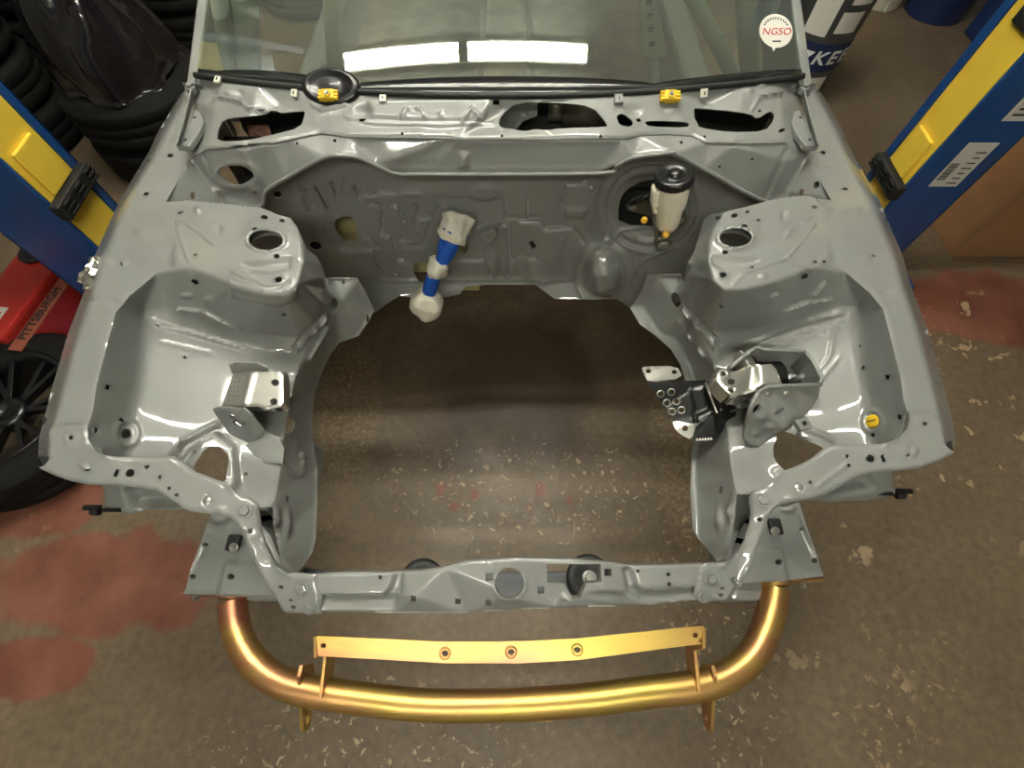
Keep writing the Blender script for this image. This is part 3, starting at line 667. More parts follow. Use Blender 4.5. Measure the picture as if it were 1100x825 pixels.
# ---- lower radiator crossmember with rubber bushings, bumper mounting ends
lowc = MB()
yA = .045
for k in range(1):
    prof = [(-.03, -.03), (.03, -.03), (.03, .03), (-.03, .03)]
    xs = np.linspace(-.47, .46, 25)
    pth = [Vector((x, .078, .44 + (.06 * sstep(np.array((abs(x) - .33) / .12)) if abs(x) > .33 else 0))) for x in xs]
    vs = []; fs = []
    for p in pth:
        for a, c in prof: vs.append(p + Vector((0, a, c)))
    for i in range(len(pth) - 1):
        for j in range(4): fs.append((i * 4 + j, i * 4 + (j + 1) % 4, i * 4 + 4 + (j + 1) % 4, i * 4 + 4 + j))
    fs += [(0, 1, 2, 3), tuple(len(vs) - 4 + j for j in range(4))]
    lowc.add(vs, fs)
lc = lowc.build('lower_crossmember', PAILGREY, CAR, .008)  # darker grey than the shell, its shade put into the colour
for px, py in ((453, 626), (633, 621)):
    p = Wz(px, py, .49)
    MB().lathe([(.050, -.012), (.052, .0), (.046, .006), (.034, .007), (.026, .002), (.012, .002)], p, (0, 0, 1), 28).build('radiator_bushing', BLACK, lc)
    bolt(lc, p + Vector((0, 0, .003)), (0, 0, 1), .011, STEEL, h=.012)

BML = [(226, 552, .70), (218, 581, .66), (196, 639, .635), (293, 639, .635), (300, 600, .66), (275, 560, .69), (240, 604, .655), (243, 560, .69), (300, 650, .63), (252, 540, .73), (300, 560, .68)]
SBL = Skin(BML, 1.5); SBR = Skin([(*mir(c[0], c[1]), c[2]) for c in BML] + [(886, 620, .635)], 1.5)
bml = panel('bumper_mount', SBL, [(226, 550), (218, 581), (203, 618), (196, 639), (245, 640), (300, 641), (304, 610), (290, 575), (270, 552)], [ell(207, 619.5, 3.2, 3), ell(250, 618.5, 3.6, 3.2), ell(221, 585, 3, 2.2)],
      [plateau([(243, 604), (290, 604), (300, 642), (234, 642)], .006, 1.8), bump(236, 557, 14, 8, .010), ridge([(220, 570), (243, 583)], 2, .003)], parent=CAR, sp=3, th=.045, roll=(2, .003), tdir=(0.1, .3, -1))
bmr = panel('bumper_mount', SBR, [(859.5, 540), (872, 579), (880, 603), (886, 619), (860, 623), (796, 626), (797, 604), (812, 570), (830, 545)], [ell(834.5, 603, 3.6, 3.2), ell(875, 602, 3.2, 3), ell(861, 568.5, 2.8, 2)],
      [plateau([(814, 590), (840, 590), (846, 626), (790, 628), (800, 600)], .006, 1.8), bump(845, 545, 14, 8, .010)], parent=CAR, sp=3, th=.045, roll=(2, .003), tdir=(-0.1, .3, -1))
for px, sk, par in ((255, SBL, bml), (829, SBR, bmr)):
    py = 581 if px < 500 else 564
    p, n = sk.at(px, py)
    MB().box(p + n * .012, (.024, .03, .012)).build('clip_nut', BLACK, par, .003)
    bolt(par, p + n * .019 + Vector((0.006 if px < 500 else -.006, -.006, 0)), n, .006, STEEL)

# box-section frame horns joining the bumper ends to the frame rails
for x0, x1 in ((-.555, -.455), (.435, .535)):
    MB().box(((x0 + x1) / 2, .21, .565), (x1 - x0, .34, .085)).build('frame_horn', PAINT, CAR, .010)
# ---- lower wheel-arch lip under each headlight panel
for sgn, pts in ((-1, [(106, 516, .80), (112, 536, .775), (110, 546, .77), (116, 548, .77), (138, 553, .765), (156, 548, .765), (200, 549, .77), (196, 530, .80), (150, 515, .82)]),
                 (1, [(945, 497, .82), (962, 505, .80), (961, 523, .775), (972, 528, .77), (955, 534, .768), (939, 538, .766), (892, 540, .766), (862, 538, .77), (868, 520, .80), (905, 505, .82)])):
    sk = Skin([(x, y, z) for x, y, z in pts], 1.5)
    ol = [(x, y) for x, y, z in pts]
    fts = [plateau([(132, 525), (185, 532), (194, 545), (138, 546)], -.02, 3)] if sgn < 0 else [plateau([(885, 522), (935, 510), (940, 524), (890, 534)], -.02, 3)]
    lp = panel('wheel_arch_lip', sk, ol, [], fts, parent=CAR, sp=3, th=.004, roll=(3, .004))
    q = Wz(103, 549.5, .768) if sgn < 0 else Wz(967, 532, .768)
    b = MB(); b.cyl(q - Vector((0.007, 0, 0)), q + Vector((.007, 0, 0)), .007, n=10); b.box(q + Vector((-.006 * -sgn, .006, .004)), (.030, .009, .006)); b.box(q + Vector((-.03 * sgn, .002, .002)), (.03, .006, .006)); b.build('rubber_clip', BLACK, lp)
# rail end caps at the two front corners
for a, b_, c in ((( 41, 489), (54, 491), (47, 501)), ((1016, 477), (1022, 473), (1024, 484))):
    MB().prism([Wz(*a, .868), Wz(*b_, .868), Wz(*c, .868)], (0, 0, -.03)).build('rail_end_cap', BLACK, CAR)

# ---- cowl: top panel, front face, flange
lipL = [(204, 169), (220, 160), (258, 158), (288, 154), (308, 149), (344, 142), (375, 146), (484, 148), (490, 150), (603, 149), (670, 149), (687, 144), (720, 143), (744, 144.5), (758, 152), (789, 155.5), (791, 153), (845, 153), (854.5, 160), (867, 167)]
lipz = [.955, .972] + [.985] * 15 + [.980, .965, .955]
CT = [(x, y, z) for (x, y), z in zip(lipL, lipz)]
backL = [(201, 68), (209, 77), (234, 85), (277, 90), (330, 97), (385, 99), (440, 100), (535, 103), (616, 103), (670, 101), (704, 99.5), (720, 99), (756, 95), (800, 90), (833, 84), (858, 71), (866, 66)]
CT += [(x, y, 1.022) for x, y in backL] + [(195, 100, .975), (872, 95, .975), (213, 130, .962), (858, 128, .962), (230, 120, .995), (840, 120, .995), (300, 112, 1.0), (540, 118, 1.0), (760, 110, 1.0)]
SKC = Skin(CT, 1.5)
cowl = [(196, 101), (201, 84), (203, 70)] + backL[1:-1] + [(865, 70), (868, 84), (872, 96), (860, 130), (867, 167)] + lipL[::-1][1:] + [(211, 135)]
cutL = chaikin([(233, 152), (234, 140), (240, 128), (262, 125), (326, 119), (328, 121), (323, 137), (292, 145), (264, 151)])
cutR = chaikin([(745.5, 117), (747, 116), (774.5, 118), (806, 122), (813.6, 128), (827, 119), (832, 122.7), (831, 129), (822, 141), (783.6, 142), (751, 137), (749, 132), (746, 127)])
cutC = chaikin([(535, 136), (538, 124), (555, 110), (599, 110), (636, 114), (653, 134), (650, 136.5), (603, 137.5), (587, 140), (575, 138.5), (565, 141), (552, 139)])
cp = panel('cowl_panel', SKC, cowl, [cutL, cutR, cutC, chaikin([(662, 124), (669, 121.5), (681, 131), (677, 136.5), (665, 134)]), chaikin([(692, 131), (700, 129.5), (735, 130.5), (741, 133), (738, 137), (697, 136)]),
      ell(389.5, 129, 3.6, 2), ell(686, 129, 2.6, 2), rect(533, 110, 7, 5), ell(432, 143.5, 1.6), ell(539, 146, 1.6), ell(645, 146, 1.6), ell(333, 145, 1.8, 1.4), ell(757, 147, 1.6), rect(829, 88.5, 5, 3.6), ell(840, 140, 4, 2, -.4), ell(816, 119, 1.5)],
      [ridge([(431, 127), (437, 118), (440, 118)], 2, .004), ridge([(448, 118), (452, 118), (457, 127)], 2, .004), ridge([(497, 131), (507, 117), (518, 130)], 2.6, .005), bump(474, 124, 4, 6, .003), ridge([(372, 126), (400, 132), (470, 134), (530, 133)], 2, .003),
       plateau([(395, 108), (528, 106), (520, 128), (470, 130), (400, 126)], .003, 2), bump(391, 120, 14, 9, -.006), bump(681, 118, 14, 8, -.004), ridge([(233, 105), (262, 112), (268, 118), (300, 123)], 3, .006), ridge([(838, 101), (814, 106), (808, 117)], 3, .006),
       bump(245, 100, 8, 4, .006), bump(258, 100, 6, 5, -.005), bump(805, 97, 6, 4, .005), bump(818, 92, 8, 4, .005), plateau([(222, 90), (232, 88), (232, 104), (224, 110)], -.006, 3), ridge([(335, 112), (345, 118), (372, 112)], 3, .004), bump(722, 119, 9, 5, .005)],
      parent=CAR, sp=2.2, th=.0025, roll=(2.5, .003))
# white retainer tabs along the glass
for px, py, w_ in ((236, 88, 9), (318, 101.5, 9), (412, 108, 9), (664, 108.5, 12), (754.5, 100.5, 10)):
    p, n = SKC.at(px, py)
    m = WHITECLIP if px != 664 else PAINT
    b = MB(); M = n.to_track_quat('Z', 'Y').to_matrix(); s_ = w_ / 500 * .78
    b.box(p + n * .006, (s_, s_ * 1.1, .006), M); t_ = b.build('retainer_tab', m, cp, .0015)
    MB().box(p + n * .0095, (.002, .006, .002), M).build('slot', INK, t_)
# plenum under the cowl
pl = MB()
A = [Vector((-.66, .94, .86)), Vector((.62, .94, .86)), Vector((.62, 1.07, .86)), Vector((-.66, 1.07, .86))]
pl.prism([a + Vector((0, .02, -.03)) for a in A], (0, 0, -.01))
pl.prism([Vector((-.66, 1.085, .83)), Vector((.62, 1.085, .83)), Vector((.62, 1.09, .83)), Vector((-.66, 1.09, .83))], (0, 0, .14))
pl.build('plenum_tray', CABINDARK, CAR)
SKP = Skin([(530, 138, .955), (540, 120, .955), (560, 106, .965), (580, 106, .965), (578, 126, .955), (560, 142, .95)], 1)
panel('plenum_flap', SKP, [(530, 138), (538, 120), (556, 107), (578, 108), (577, 124), (562, 130), (552, 142)], [], [ridge([(552, 138), (560, 126), (577, 121)], 2.5, .006)], parent=CAR, sp=3)
pm = MB(); q0 = Wz(606, 120, .93); q1 = Wz(655, 124, .93); pm.cyl(q0, q1, .03, n=16); pm.cyl(q0 - Vector((.04, 0, 0)), q0, .022, n=16); pm.build('wiper_motor', CAST, CAR)
MB().prism([Wz(262, 120, .90), Wz(283, 118, .90), Wz(292, 146, .90), Wz(268, 150, .90)], (0, 0, -.01)).build('mottled_red_plate', MOTTLED_RED, CAR)  # mottled red piece seen through the left cowl cutout

FLG = [(178, 226), (240, 226), (280, 221), (286, 204), (308, 190), (348, 168), (370, 166), (385, 168), (405, 177), (426, 185), (460, 186), (643, 185), (662, 177), (681, 168), (720, 163), (726, 164), (756, 180), (800, 205), (824, 216), (850, 222), (893, 222)]
CF = [(x, y, z - .004) for (x, y), z in zip(lipL, lipz)]
flY = [None, .84, .85, .862, .872, .880, .882, .884, .888, .890, .891, .891, .888, .884, .880, .880, .872, .855, .85, .84, None]
for (x, y), yy in zip(FLG, flY):
    if yy: CF.append((x, y, 'y', yy))
CF += [(178, 217, .93), (893, 215, .93), (176, 232, .90), (895, 230, .90), (227, 176, 'y', .885), (845, 172, 'y', .885), (230, 205, 'y', .865), (845, 205, 'y', .865)]
SKCF = Skin(CF, 1.5)
cfh = chaikin([(235, 180), (246, 178), (262, 178), (274, 188), (268, 194), (258, 199), (248, 198), (237, 190)])
cf = panel('cowl_face', SKCF, lipL + [(893, 216), (893, 224)] + FLG[::-1][1:-1] + [(180, 226), (178, 217)],
      [cfh, ell(207, 210, 2.4, 4), ell(236.5, 206, 2, 2.2), ell(274, 206, 2.2, 1.6), ell(861, 206.5, 2.6, 4.2, .3), ell(877, 198.5, 3, 4.2, .4), ell(808, 171, 1.5), ell(773, 179, 1.8, 1.3), ell(359.5, 151, 2, 1.8), ell(732, 153, 1.6), ell(319, 154, 1.5)],
      [bump(236, 206, 11, 9, .006), bump(273, 204, 8, 8, .005), collar(255, 188, 21, 12, .004, .22), ridge([(258, 160), (270, 178), (284, 198)], 2, .004), ridge([(220, 165), (232, 200), (240, 222)], 2.5, -.005), plateau([(494, 165), (503, 165), (503, 180), (492, 180)], .008, 1.5),
       ridge([(845, 160), (830, 195), (822, 212)], 2.5, -.004), bump(427, 170, 3, 2, .003), bump(448, 170, 3, 2, .003), bump(468, 170, 3, 2, .003), bump(622, 167, 2, 2, .003), bump(632, 167, 2, 2, .003), ridge([(400, 178), (424, 182), (645, 182), (668, 172)], 1.6, .003)],
      parent=CAR, sp=3, th=.002)
fpath = []
for i in range(1, len(FLG) - 1):
    x, y = FLG[i]; p, n = SKCF.at(x, y); fpath.append(p + Vector((0, -.004, 0)))
MB().tube(smooth_path(fpath, 4), .0045, 8).build('cowl_flange', PAINT, CAR)

# ---- firewall
FWc = []
for x, yt, yb in ((262, .905, .90), (300, .915, .91), (345, .925, .915), (400, .935, .935), (450, .937, .945), (500, .937, .947), (560, .937, .947), (610, .937, .945)):
    FWc += [(x, 160, 'y', yt), (x, 215, 'y', yt + .004), (x, 255, 'y', (yt + yb) / 2), (x, 300, 'y', yb)]
FWc += [(400, 335, 'y', .86), (430, 318, 'y', .90), (500, 310, 'y', .93), (575, 308, 'y', .93), (598, 323, 'y', .90), (665, 323, 'y', .88), (690, 340, 'y', .82), (340, 330, 'y', .86)]
FWc += [(640, 160, 'y', .935), (640, 190, 'y', .937), (637, 215, 'y', .937), (632, 250, 'y', .937), (640, 272, 'y', .92), (652, 200, 'y', .955), (650, 225, 'y', .96), (652, 250, 'y', .955), (665, 195, 'y', .962), (725, 190, 'y', .955), (663, 243, 'y', .955),
        (720, 243, 'y', .94), (700, 160, 'y', .93), (740, 185, 'y', .935), (790, 200, 'y', .915), (760, 225, 'y', .915), (745, 250, 'y', .90), (640, 278, 'y', .915), (690, 270, 'y', .91), (730, 275, 'y', .89), (780, 260, 'y', .88), (800, 215, 'y', .90)]
SKW = Skin(FWc, 2.0)
fw = [(275, 228), (282, 212), (310, 186), (345, 164), (372, 161), (405, 172), (428, 180), (642, 180), (680, 163), (722, 158), (758, 176), (800, 202), (830, 215), (835, 260), (760, 300), (720, 330), (700, 345), (688, 348), (677, 331), (664, 321), (640, 322), (596, 321), (586, 314), (575, 306),
      (528, 305.6), (500, 308), (494, 316), (470, 321), (445, 320), (429, 318), (419, 324), (402, 336), (360, 345), (300, 300)]
fwh = [chaikin([(359, 237), (365, 232), (380, 233), (384, 248), (383, 260), (373, 260), (361, 246)]), chaikin([(443.6, 288), (447, 282), (460, 282), (463, 295), (454.5, 304), (447, 299)]), chaikin([(493, 263), (502, 262), (504, 267), (499, 273), (494, 270)]),
       rect(572, 263, 5, 8, -.6), chaikin([(664, 242), (665, 217), (672, 204), (691, 194), (722, 192), (730, 215), (724, 242)]), ell(298, 209, 4.4, 3.6), ell(339, 264, 6.5, 4.5, .2)]
L = lambda *p: list(p)
RC = [  # recessed pressings
    [(338, 202), (352, 226), (356, 250)], [(322, 200), (332, 228)], [(356, 196), (362, 214)], [(380, 200), (386, 214)],
    [(366, 270), (400, 270), (408, 292)], [(396, 221), (410, 221), (411, 230)], [(411, 230), (408, 252), (420, 256), (427, 280), (438, 282)], [(391, 255), (398, 257), (403, 265), (410, 265)],
    [(420, 220), (428, 222), (431, 232)], [(448, 235), (462, 235)], [(449, 235), (448, 245)], [(432, 250), (435, 265), (455, 265)], [(430, 258), (440, 258)], [(464, 212), (469, 225), (462, 240), (455, 262)], [(386, 210), (420, 207), (450, 205), (464, 212)],
    [(542, 215), (544, 234), (556, 234)], [(567, 212), (567, 234), (580, 234)], [(557, 239), (582, 239), (584, 245), (616, 246), (628, 262)], [(536, 241), (547, 242), (547, 262), (546, 300)], [(603, 222), (609, 198), (632, 197)], [(546, 280), (552, 280), (556, 276), (580, 280)],
    [(485, 281), (520, 281), (526, 290), (528, 300)], [(525, 245), (523, 270), (527, 296)], [(545, 300), (545, 288), (552, 280)], [(498, 232), (510, 232), (512, 240)], [(513, 245), (524, 236)]]
ff = [ridge(p, 1.9, -.009) for p in RC]
ff += [bump(455, 205, 45, 9, .006), bump(400, 212, 10, 12, .004), bump(590, 250, 18, 14, .004), bump(605, 257, 6, 5, .006), plateau([(608, 224), (631, 224), (626, 234), (606, 232)], .006, 2), bump(521, 206, 21, 11, .008, 0, .5), bump(362, 246, 15, 18, .006, 0, .6),
       collar(700, 222, 40, 34, .004, .15), collar(700, 222, 46, 44, .006, .12), bump(647, 297, 24, 30, .035, .1, .25), plateau([(643, 285), (666, 282), (664, 304), (645, 304)], .006, 2), collar(647, 297, 24, 30, .006, .2), bump(300, 230, 12, 10, .004), bump(327, 202, 4, 4, .004), bump(340, 220, 4, 4, .004), bump(314, 220, 5, 4, .004),
       collar(635.5, 202, 6, 7, .003, .4), ridge([(648, 268), (668, 246), (700, 243)], 2.5, .006), ridge([(684, 292), (690, 280), (715, 268)], 3, .008), ridge([(365, 205), (367, 190)], 2, .004), ridge([(358, 206), (352, 196)], 2, .004), ridge([(375, 206), (380, 194)], 2, .004), ridge([(390, 206), (396, 197)], 2, .004),
       ridge([(406, 300), (440, 302), (470, 300), (545, 300), (580, 300), (615, 300)], 3, .006), bump(530, 285, 8, 18, .012, 0, .3), bump(540, 240, 14, 6, .005)]
fwo = panel('firewall', SKW, fw, fwh, ff, parent=CAR, sp=2.1, th=.002)
def plate_on(skin, name, pts, h, m, parent, off=0.0, bev=.0015):
    P = [skin.at(*p) for p in pts]; n = sum((q[1] for q in P), Vector()).normalized()
    return MB().prism([q[0] + n * off for q in P], n * h).build(name, m, parent, bev)
for px, py, rx in ((423.6, 295.5, .008), (635.5, 202, .009)):
    p, n = SKW.at(px, py); MB().lathe([(rx, 0), (rx * .9, .003), (.001, .0035)], p, n, 18).build('grommet', SEAL, fwo)
zl = plate_on(SKW, 'link_bracket', chaikin([(429, 232), (436, 229), (440, 219), (446, 217), (450, 222), (446, 228), (440, 238), (433, 240)]), .006, PAINT, fwo, .002)
for p_ in ((445, 222), (433.5, 235)):
    p, n = SKW.at(*p_); bolt(zl, p + n * .008, n, .004, PAINT)
plate_on(SKW, 'tower_bracket', [(514, 247), (532, 240), (535, 247), (527, 258), (519, 256)], .02, PAINT, fwo, 0, .004)
plate_on(SKW, 'wire_saddle', [(490, 232), (508, 232), (512, 240), (494, 243)], .012, PAINT, fwo, 0, .004)
bolt(fwo, *SKW.at(484, 224), .007, PAINT)
for p_ in ((313, 220), (327, 202), (341, 220), (408, 291)): bolt(fwo, *SKW.at(*p_), .004, PAINT)
# stamped serial row on the firewall (illegible dots in the photograph)
sr = MB()
for k in range(17):
    p, n = SKW.at(478 + k * 3.6, 209.5 + .05 * k); sr.box(p + n * .009, (.0035, .002, .005), None)
sr.build('stamped_serial', PAINT, fwo)
# olive sound insulation just behind the firewall openings
for pts in ([(345, 222), (395, 222), (395, 275), (345, 275)], [(432, 255), (515, 255), (515, 312), (432, 312)]):
    P = [Wy(x, y, .985) for x, y in pts]; MB().prism(P, (0, .012, 0)).build('sound_insulation', CARPET, CAR)
P = [Wy(x, y, 1.05) for x, y in ((640, 180), (750, 180), (750, 262), (640, 262))]; MB().prism(P, (0, .012, 0)).build('pedal_box', CABINDARK, CAR)

# ---- hood hinges
for side in (-1, 1):
    f = (lambda x, y: (x, y)) if side < 0 else (lambda x, y: (1069 - x, y))
    h0 = thing('hood_hinge', None, None, Wz(*f(205, 130), .965)); adopt_loc = h0.location.copy()
    h0.location = (0, 0, 0); adopt(h0, CAR); h0.matrix_basis = Matrix.Identity(4)
    plate = [Wz(*f(x, y), .985) for x, y in ((188, 156), (203, 157), (213, 143), (219, 130), (215, 119), (209, 117), (204, 130))]
    MB().prism(plate, (0, 0, -.014)).build('hinge_base', PAINT, h0, .003)
    arm = [Wz(*f(x, y), z) for x, y, z in ((188, 155, 1.0), (197, 125, 1.0), (202, 104, 1.005), (205, 90, 1.012), (209, 91, 1.0), (206, 108, .985), (201, 128, .98), (192, 157, .975))]
    MB().prism(arm, (.004 * -side, 0, 0)).build('hinge_arm', PAINT, h0, .001)
    for x, y in ((208, 100), (221, 100)):
        q = Wz(*f(x, y), .995 if x < 210 else .985); b = MB(); b.cyl(q, q + Vector((0, 0, .014)), .011, n=14); b.cyl(q + Vector((0, 0, .013)), q + Vector((0, 0, .020)), .007, n=6); b.build('hinge_pivot', PAINT, h0, .001)
    for x, y in ((209, 126), (199, 150)):
        q = Wz(*f(x, y), .9855); MB().cyl(q - Vector((0, 0, .002)), q + Vector((0, 0, .0008)), .0032, n=12).build('bolt_hole', INK, h0)

# ---- windscreen, frame, pillars
RAKE = math.radians(29)
def yb(x): return 1.000 + 0.165 * (x + .02) ** 2
def gz(x, y): return 1.022 + (y - yb(x)) * math.tan(RAKE)
def glass_hit(px, py):
    d = ray(px, py); t = .002
    for _ in range(40):
        p = CAMP + d * t; g = p[2] - gz(p[0], p[1])
        dg = d[2] - math.tan(RAKE) * (d[1] - .33 * (p[0] + .02) * d[0]); t -= g / dg
    p = CAMP + d * t
    n = Vector((.33 * (p[0] + .02) * math.tan(RAKE), -math.tan(RAKE), 1)).normalized()
    return Vector(p), n
def wgrid(x0f, x1f, s0, s1, nx, ny, off=0.0):
    vs = []; fs = []
    for j in range(ny + 1):
        s = s0 + (s1 - s0) * j / ny
        for i in range(nx + 1):
            x = x0f(s) + (x1f(s) - x0f(s)) * i / nx; y = yb(x) + s * math.cos(RAKE); z = 1.022 + s * math.sin(RAKE)
            n = Vector((.33 * (x + .02) * math.tan(RAKE), -math.tan(RAKE), 1)).normalized()
            vs.append(Vector((x, y, z)) + n * off)
    for j in range(ny):
        for i in range(nx): a = j * (nx + 1) + i; fs.append((a, a + 1, a + nx + 2, a + nx + 1))
    return vs, fs
XL = lambda s: -.695 + .16 * s
XR = lambda s: .638 - .16 * s
vs, fs = wgrid(XL, XR, 0.0, .78, 48, 24)
ws = MB().add(vs, fs, True).build('windshield', GLASS, CAR)
ws['label'] = 'green tinted windscreen glass'
# black ceramic band and rubber along the bottom of the glass
def band(name, f0, f1, m, off, par, nx=60, thick=.0012):
    vs = []; fs = []
    for i in range(nx + 1):
        u = i / nx; x = -.69 + (.635 + .69) * u
        for s in (f0(u), (f0(u) + f1(u)) / 2, f1(u)):
            y = yb(x) + s * math.cos(RAKE); z = 1.022 + s * math.sin(RAKE); vs.append(Vector((x, y, z + off)))
    for i in range(nx):
        for j in range(2): a = i * 3 + j; fs.append((a, a + 3, a + 4, a + 1))
    o = MB().add(vs, fs, True).build(name, m, par); md = o.modifiers.new('s', 'SOLIDIFY'); md.thickness = thick; return o
FRIT = mat('black_frit', (0.012, 0.013, 0.013), 0.25, coat=0.5)
band('frit_band', lambda u: -.004, lambda u: .012 + (.026 * math.sin(math.pi * (u - .27) / .48) ** .7 if .27 < u < .75 else 0) + (.014 * math.sin(math.pi * (u - .04) / .21) ** .6 if .04 < u < .25 else 0) + (.008 * math.sin(math.pi * (u - .75) / .25) ** .6 if .75 < u < .999 else 0), FRIT, .0016, ws)
rub = []
for i in range(41):
    x = -.695 + 1.333 * i / 40; rub.append(Vector((x, yb(x) - .006, 1.024)))
MB().tube(rub, .0065, 8).build('glass_seal', BLACK, ws)
# pinch strip of black sealer beads
for side in (-1, 1):
    X_ = XL if side < 0 else XR
    pth = []
    for s in np.linspace(-.02, .80, 14):
        x = X_(s) + side * .018; pth.append(Vector((x, yb(X_(s)) + s * math.cos(RAKE), 1.022 + s * math.sin(RAKE) - .008)))
    vs = []; fs = []
    for p in pth: vs += [p + Vector((-side * .020, 0, .004)), p + Vector((side * .004, 0, .006)), p + Vector((side * .016, .02, -.03)), p + Vector((side * .010, .05, -.10)), p + Vector((-side * .025, .05, -.10))]
    for i in range(len(pth) - 1):
        for j in range(5): fs.append((i * 5 + j, i * 5 + (j + 1) % 5, i * 5 + 5 + (j + 1) % 5, i * 5 + 5 + j))
    fs += [(0, 1, 2, 3, 4), tuple(len(vs) - 5 + j for j in range(5))]
    MB().add(vs, fs, False).build('a_pillar', PAINT, CAR, .006)
    base = [Wz(*p, .985) for p in (((203, 72), (212, 76), (216, 86), (207, 97), (197, 103), (198, 92)) if side < 0 else ((865, 68), (857, 73), (850, 84), (860, 96), (871, 100), (870, 88)))]
    MB().prism(base, (0, 0, -.25)).build('pillar_foot', PAINT, CAR, .008)
# windscreen sticker
p, n = glass_hit(833, 34)
xd = (glass_hit(843, 34)[0] - glass_hit(823, 34)[0]).normalized(); M = frame(p + n * .0015, xd, n.cross(xd))
stv = [M @ Vector((.0385 * math.cos(a), .036 * math.sin(a), 0)) for a in np.linspace(0, 2 * math.pi, 32, endpoint=False)]
st = MB().prism(stv, n * .0008).build('oval_sticker', LABEL, ws)
tl = [M @ Vector(v) for v in ((-.012, -.033, 0), (-.002, -.035, 0), (-.008, -.044, 0))]; MB().prism(tl, n * .0008).build('sticker_tail', LABEL, st)
M2 = frame(p + n * .0025, xd, n.cross(xd))
text_mesh('sticker_word', 'NGSO', .021, M2 @ Matrix.Translation((0, -.002, 0)), REDINK, st, .0003, shear=.25, sx=1.15)
for k in range(11):
    a = math.radians(150 - k * 12); c = Vector((.030 * math.cos(a), .027 * math.sin(a), 0))
    MB().box(M2 @ c, (.0028, .0040, .0004), M2.to_3x3() @ Matrix.Rotation(a - math.pi / 2, 3, 'Z')).build('sticker_letter', INK, st)
MB().box(M2 @ Vector((0, -.022, 0)), (.02, .003, .0004), M2.to_3x3()).build('sticker_letter', INK, st)
# wiper pivot cover and wiper
p, n = glass_hit(357, 90)
b = MB(); b.lathe([(.066, -.004), (.064, .008), (.050, .014), (.046, .010), (.020, .013), (.001, .014)], p + Vector((0, -.01, -.004)), n, 32, True, .62); b.build('wiper_cover', SATIN, CAR)
# cabin: floor, tunnel, sills, roof, rear bulkhead
MB().box((-.03, 2.0, .47), (1.36, 2.1, .02)).build('cabin_floor', CABIN, CAR)
MB().prism([(-.15, .96, .48), (.10, .96, .48), (.06, .96, .62), (-.11, .96, .62)], (0, 1.9, 0)).build('tunnel', CABIN, CAR, .02)
for s in (-1, 1): MB().box((-.03 + s * .70, 1.95, .54), (.10, 1.9, .20)).build('door_sill', PAINT, CAR, .02)
MB().box((-.03, 3.06, .85), (1.36, .04, .78)).build('rear_bulkhead', CABINDARK, CAR)
MB().box((-.03, 2.45, 1.40), (1.10, 1.45, .03)).build('roof', PAINT, CAR, .012)
MB().box((-.03, 1.02, .70), (1.30, .01, .42)).build('toe_board', CABINDARK, CAR)
# roll cage seen through the glass
cage = [([(258, -60), (262, 30), (268, 85)], 1.22, .028), ([(352, -60), (356, 30), (360, 80)], 1.52, .024), ([(228, -40), (236, 30), (246, 80)], 1.18, .018),
        ([(725, -40), (752, 20), (790, 85)], 1.40, .020), ([(800, -60), (803, 20), (806, 85)], 1.30, .024), ([(838, -60), (833, 20), (826, 85)], 1.25, .018), ([(690, -40), (694, 20), (700, 60)], 1.55, .018)]
for pts, y, r in cage:
    a = Wy(*pts[0], y); c = Wy(*pts[2], y); d = (c - a)
    a.z = min(a.z, 1.30); MB().tube([a, (a + c) / 2 + Vector((0, .01, 0)), c, c + d * .5], r, 14).build('roll_cage_tube', CAGE, CAR)
b = MB(); a = Wy(676, 10, 1.5); c = Wy(712, 62, 1.5); b.prism([Wy(688, -5, 1.5), Wy(706, -5, 1.5), Wy(716, 62, 1.5), Wy(690, 62, 1.5)], (0, .02, 0)); pp = b.build('cage_gusset', CAGE, CAR, .003)
for k in range(4): q = Wy(697 + k, 2 + k * 15, 1.498); MB().box(q, (.016, .004, .012)).build('gusset_slot', INK, pp)

# ================================================================== things fitted in the bay
# yellow clips on the cowl
for (px, py), lab in (((355, 106), 'yellow plastic clip on the cowl in front of the black wiper cover'), ((718, 107), 'yellow plastic clip at the windscreen base nearest the brake reservoir')):
    p, n = SKC.at(px, py); root = thing('cowl_clip', lab, 'clip', p, 'yellow cowl clips')
    M = frame(p + n * .004, (1, 0, 0), n.cross(Vector((1, 0, 0))))
    R3 = M.to_3x3()
    b = MB(); b.box(M @ Vector((0, 0, .006)), (.026, .022, .016), R3); b.build('clip_body', YELLOWCLIP, root, .003)
    for s in (-1, 1):
        for k in (-1, 0, 1): MB().box(M @ Vector((s * .0165, k * .007, .006)), (.009, .005, .012), R3).build('clip_tooth', YELLOWCLIP, root, .001)
    MB().lathe([(.008, .013), (.008, .0165), (.005, .0165), (.005, .0145)], M.translation, n, 16, False).build('clip_ring', YELLOWCLIP, root)
    bolt(root, M @ Vector((0, 0, .0135)), n, .0035, STEEL, 'screw')
# yellow plug in the right apron
p, n = SKR.at(938, 453)
root = thing('apron_plug', 'round yellow rubber plug in the apron hole near the right headlight panel', 'plug', p)
MB().lathe([(.0135, -.001), (.013, .003), (.010, .005), (.001, .0055)], p, n, 20).build('plug_cap', YELLOWCLIP, root)
MB().box(p + n * .0055, (.002, .016, .001), n.to_track_quat('Z', 'Y').to_matrix()).build('plug_slit', INK, root)

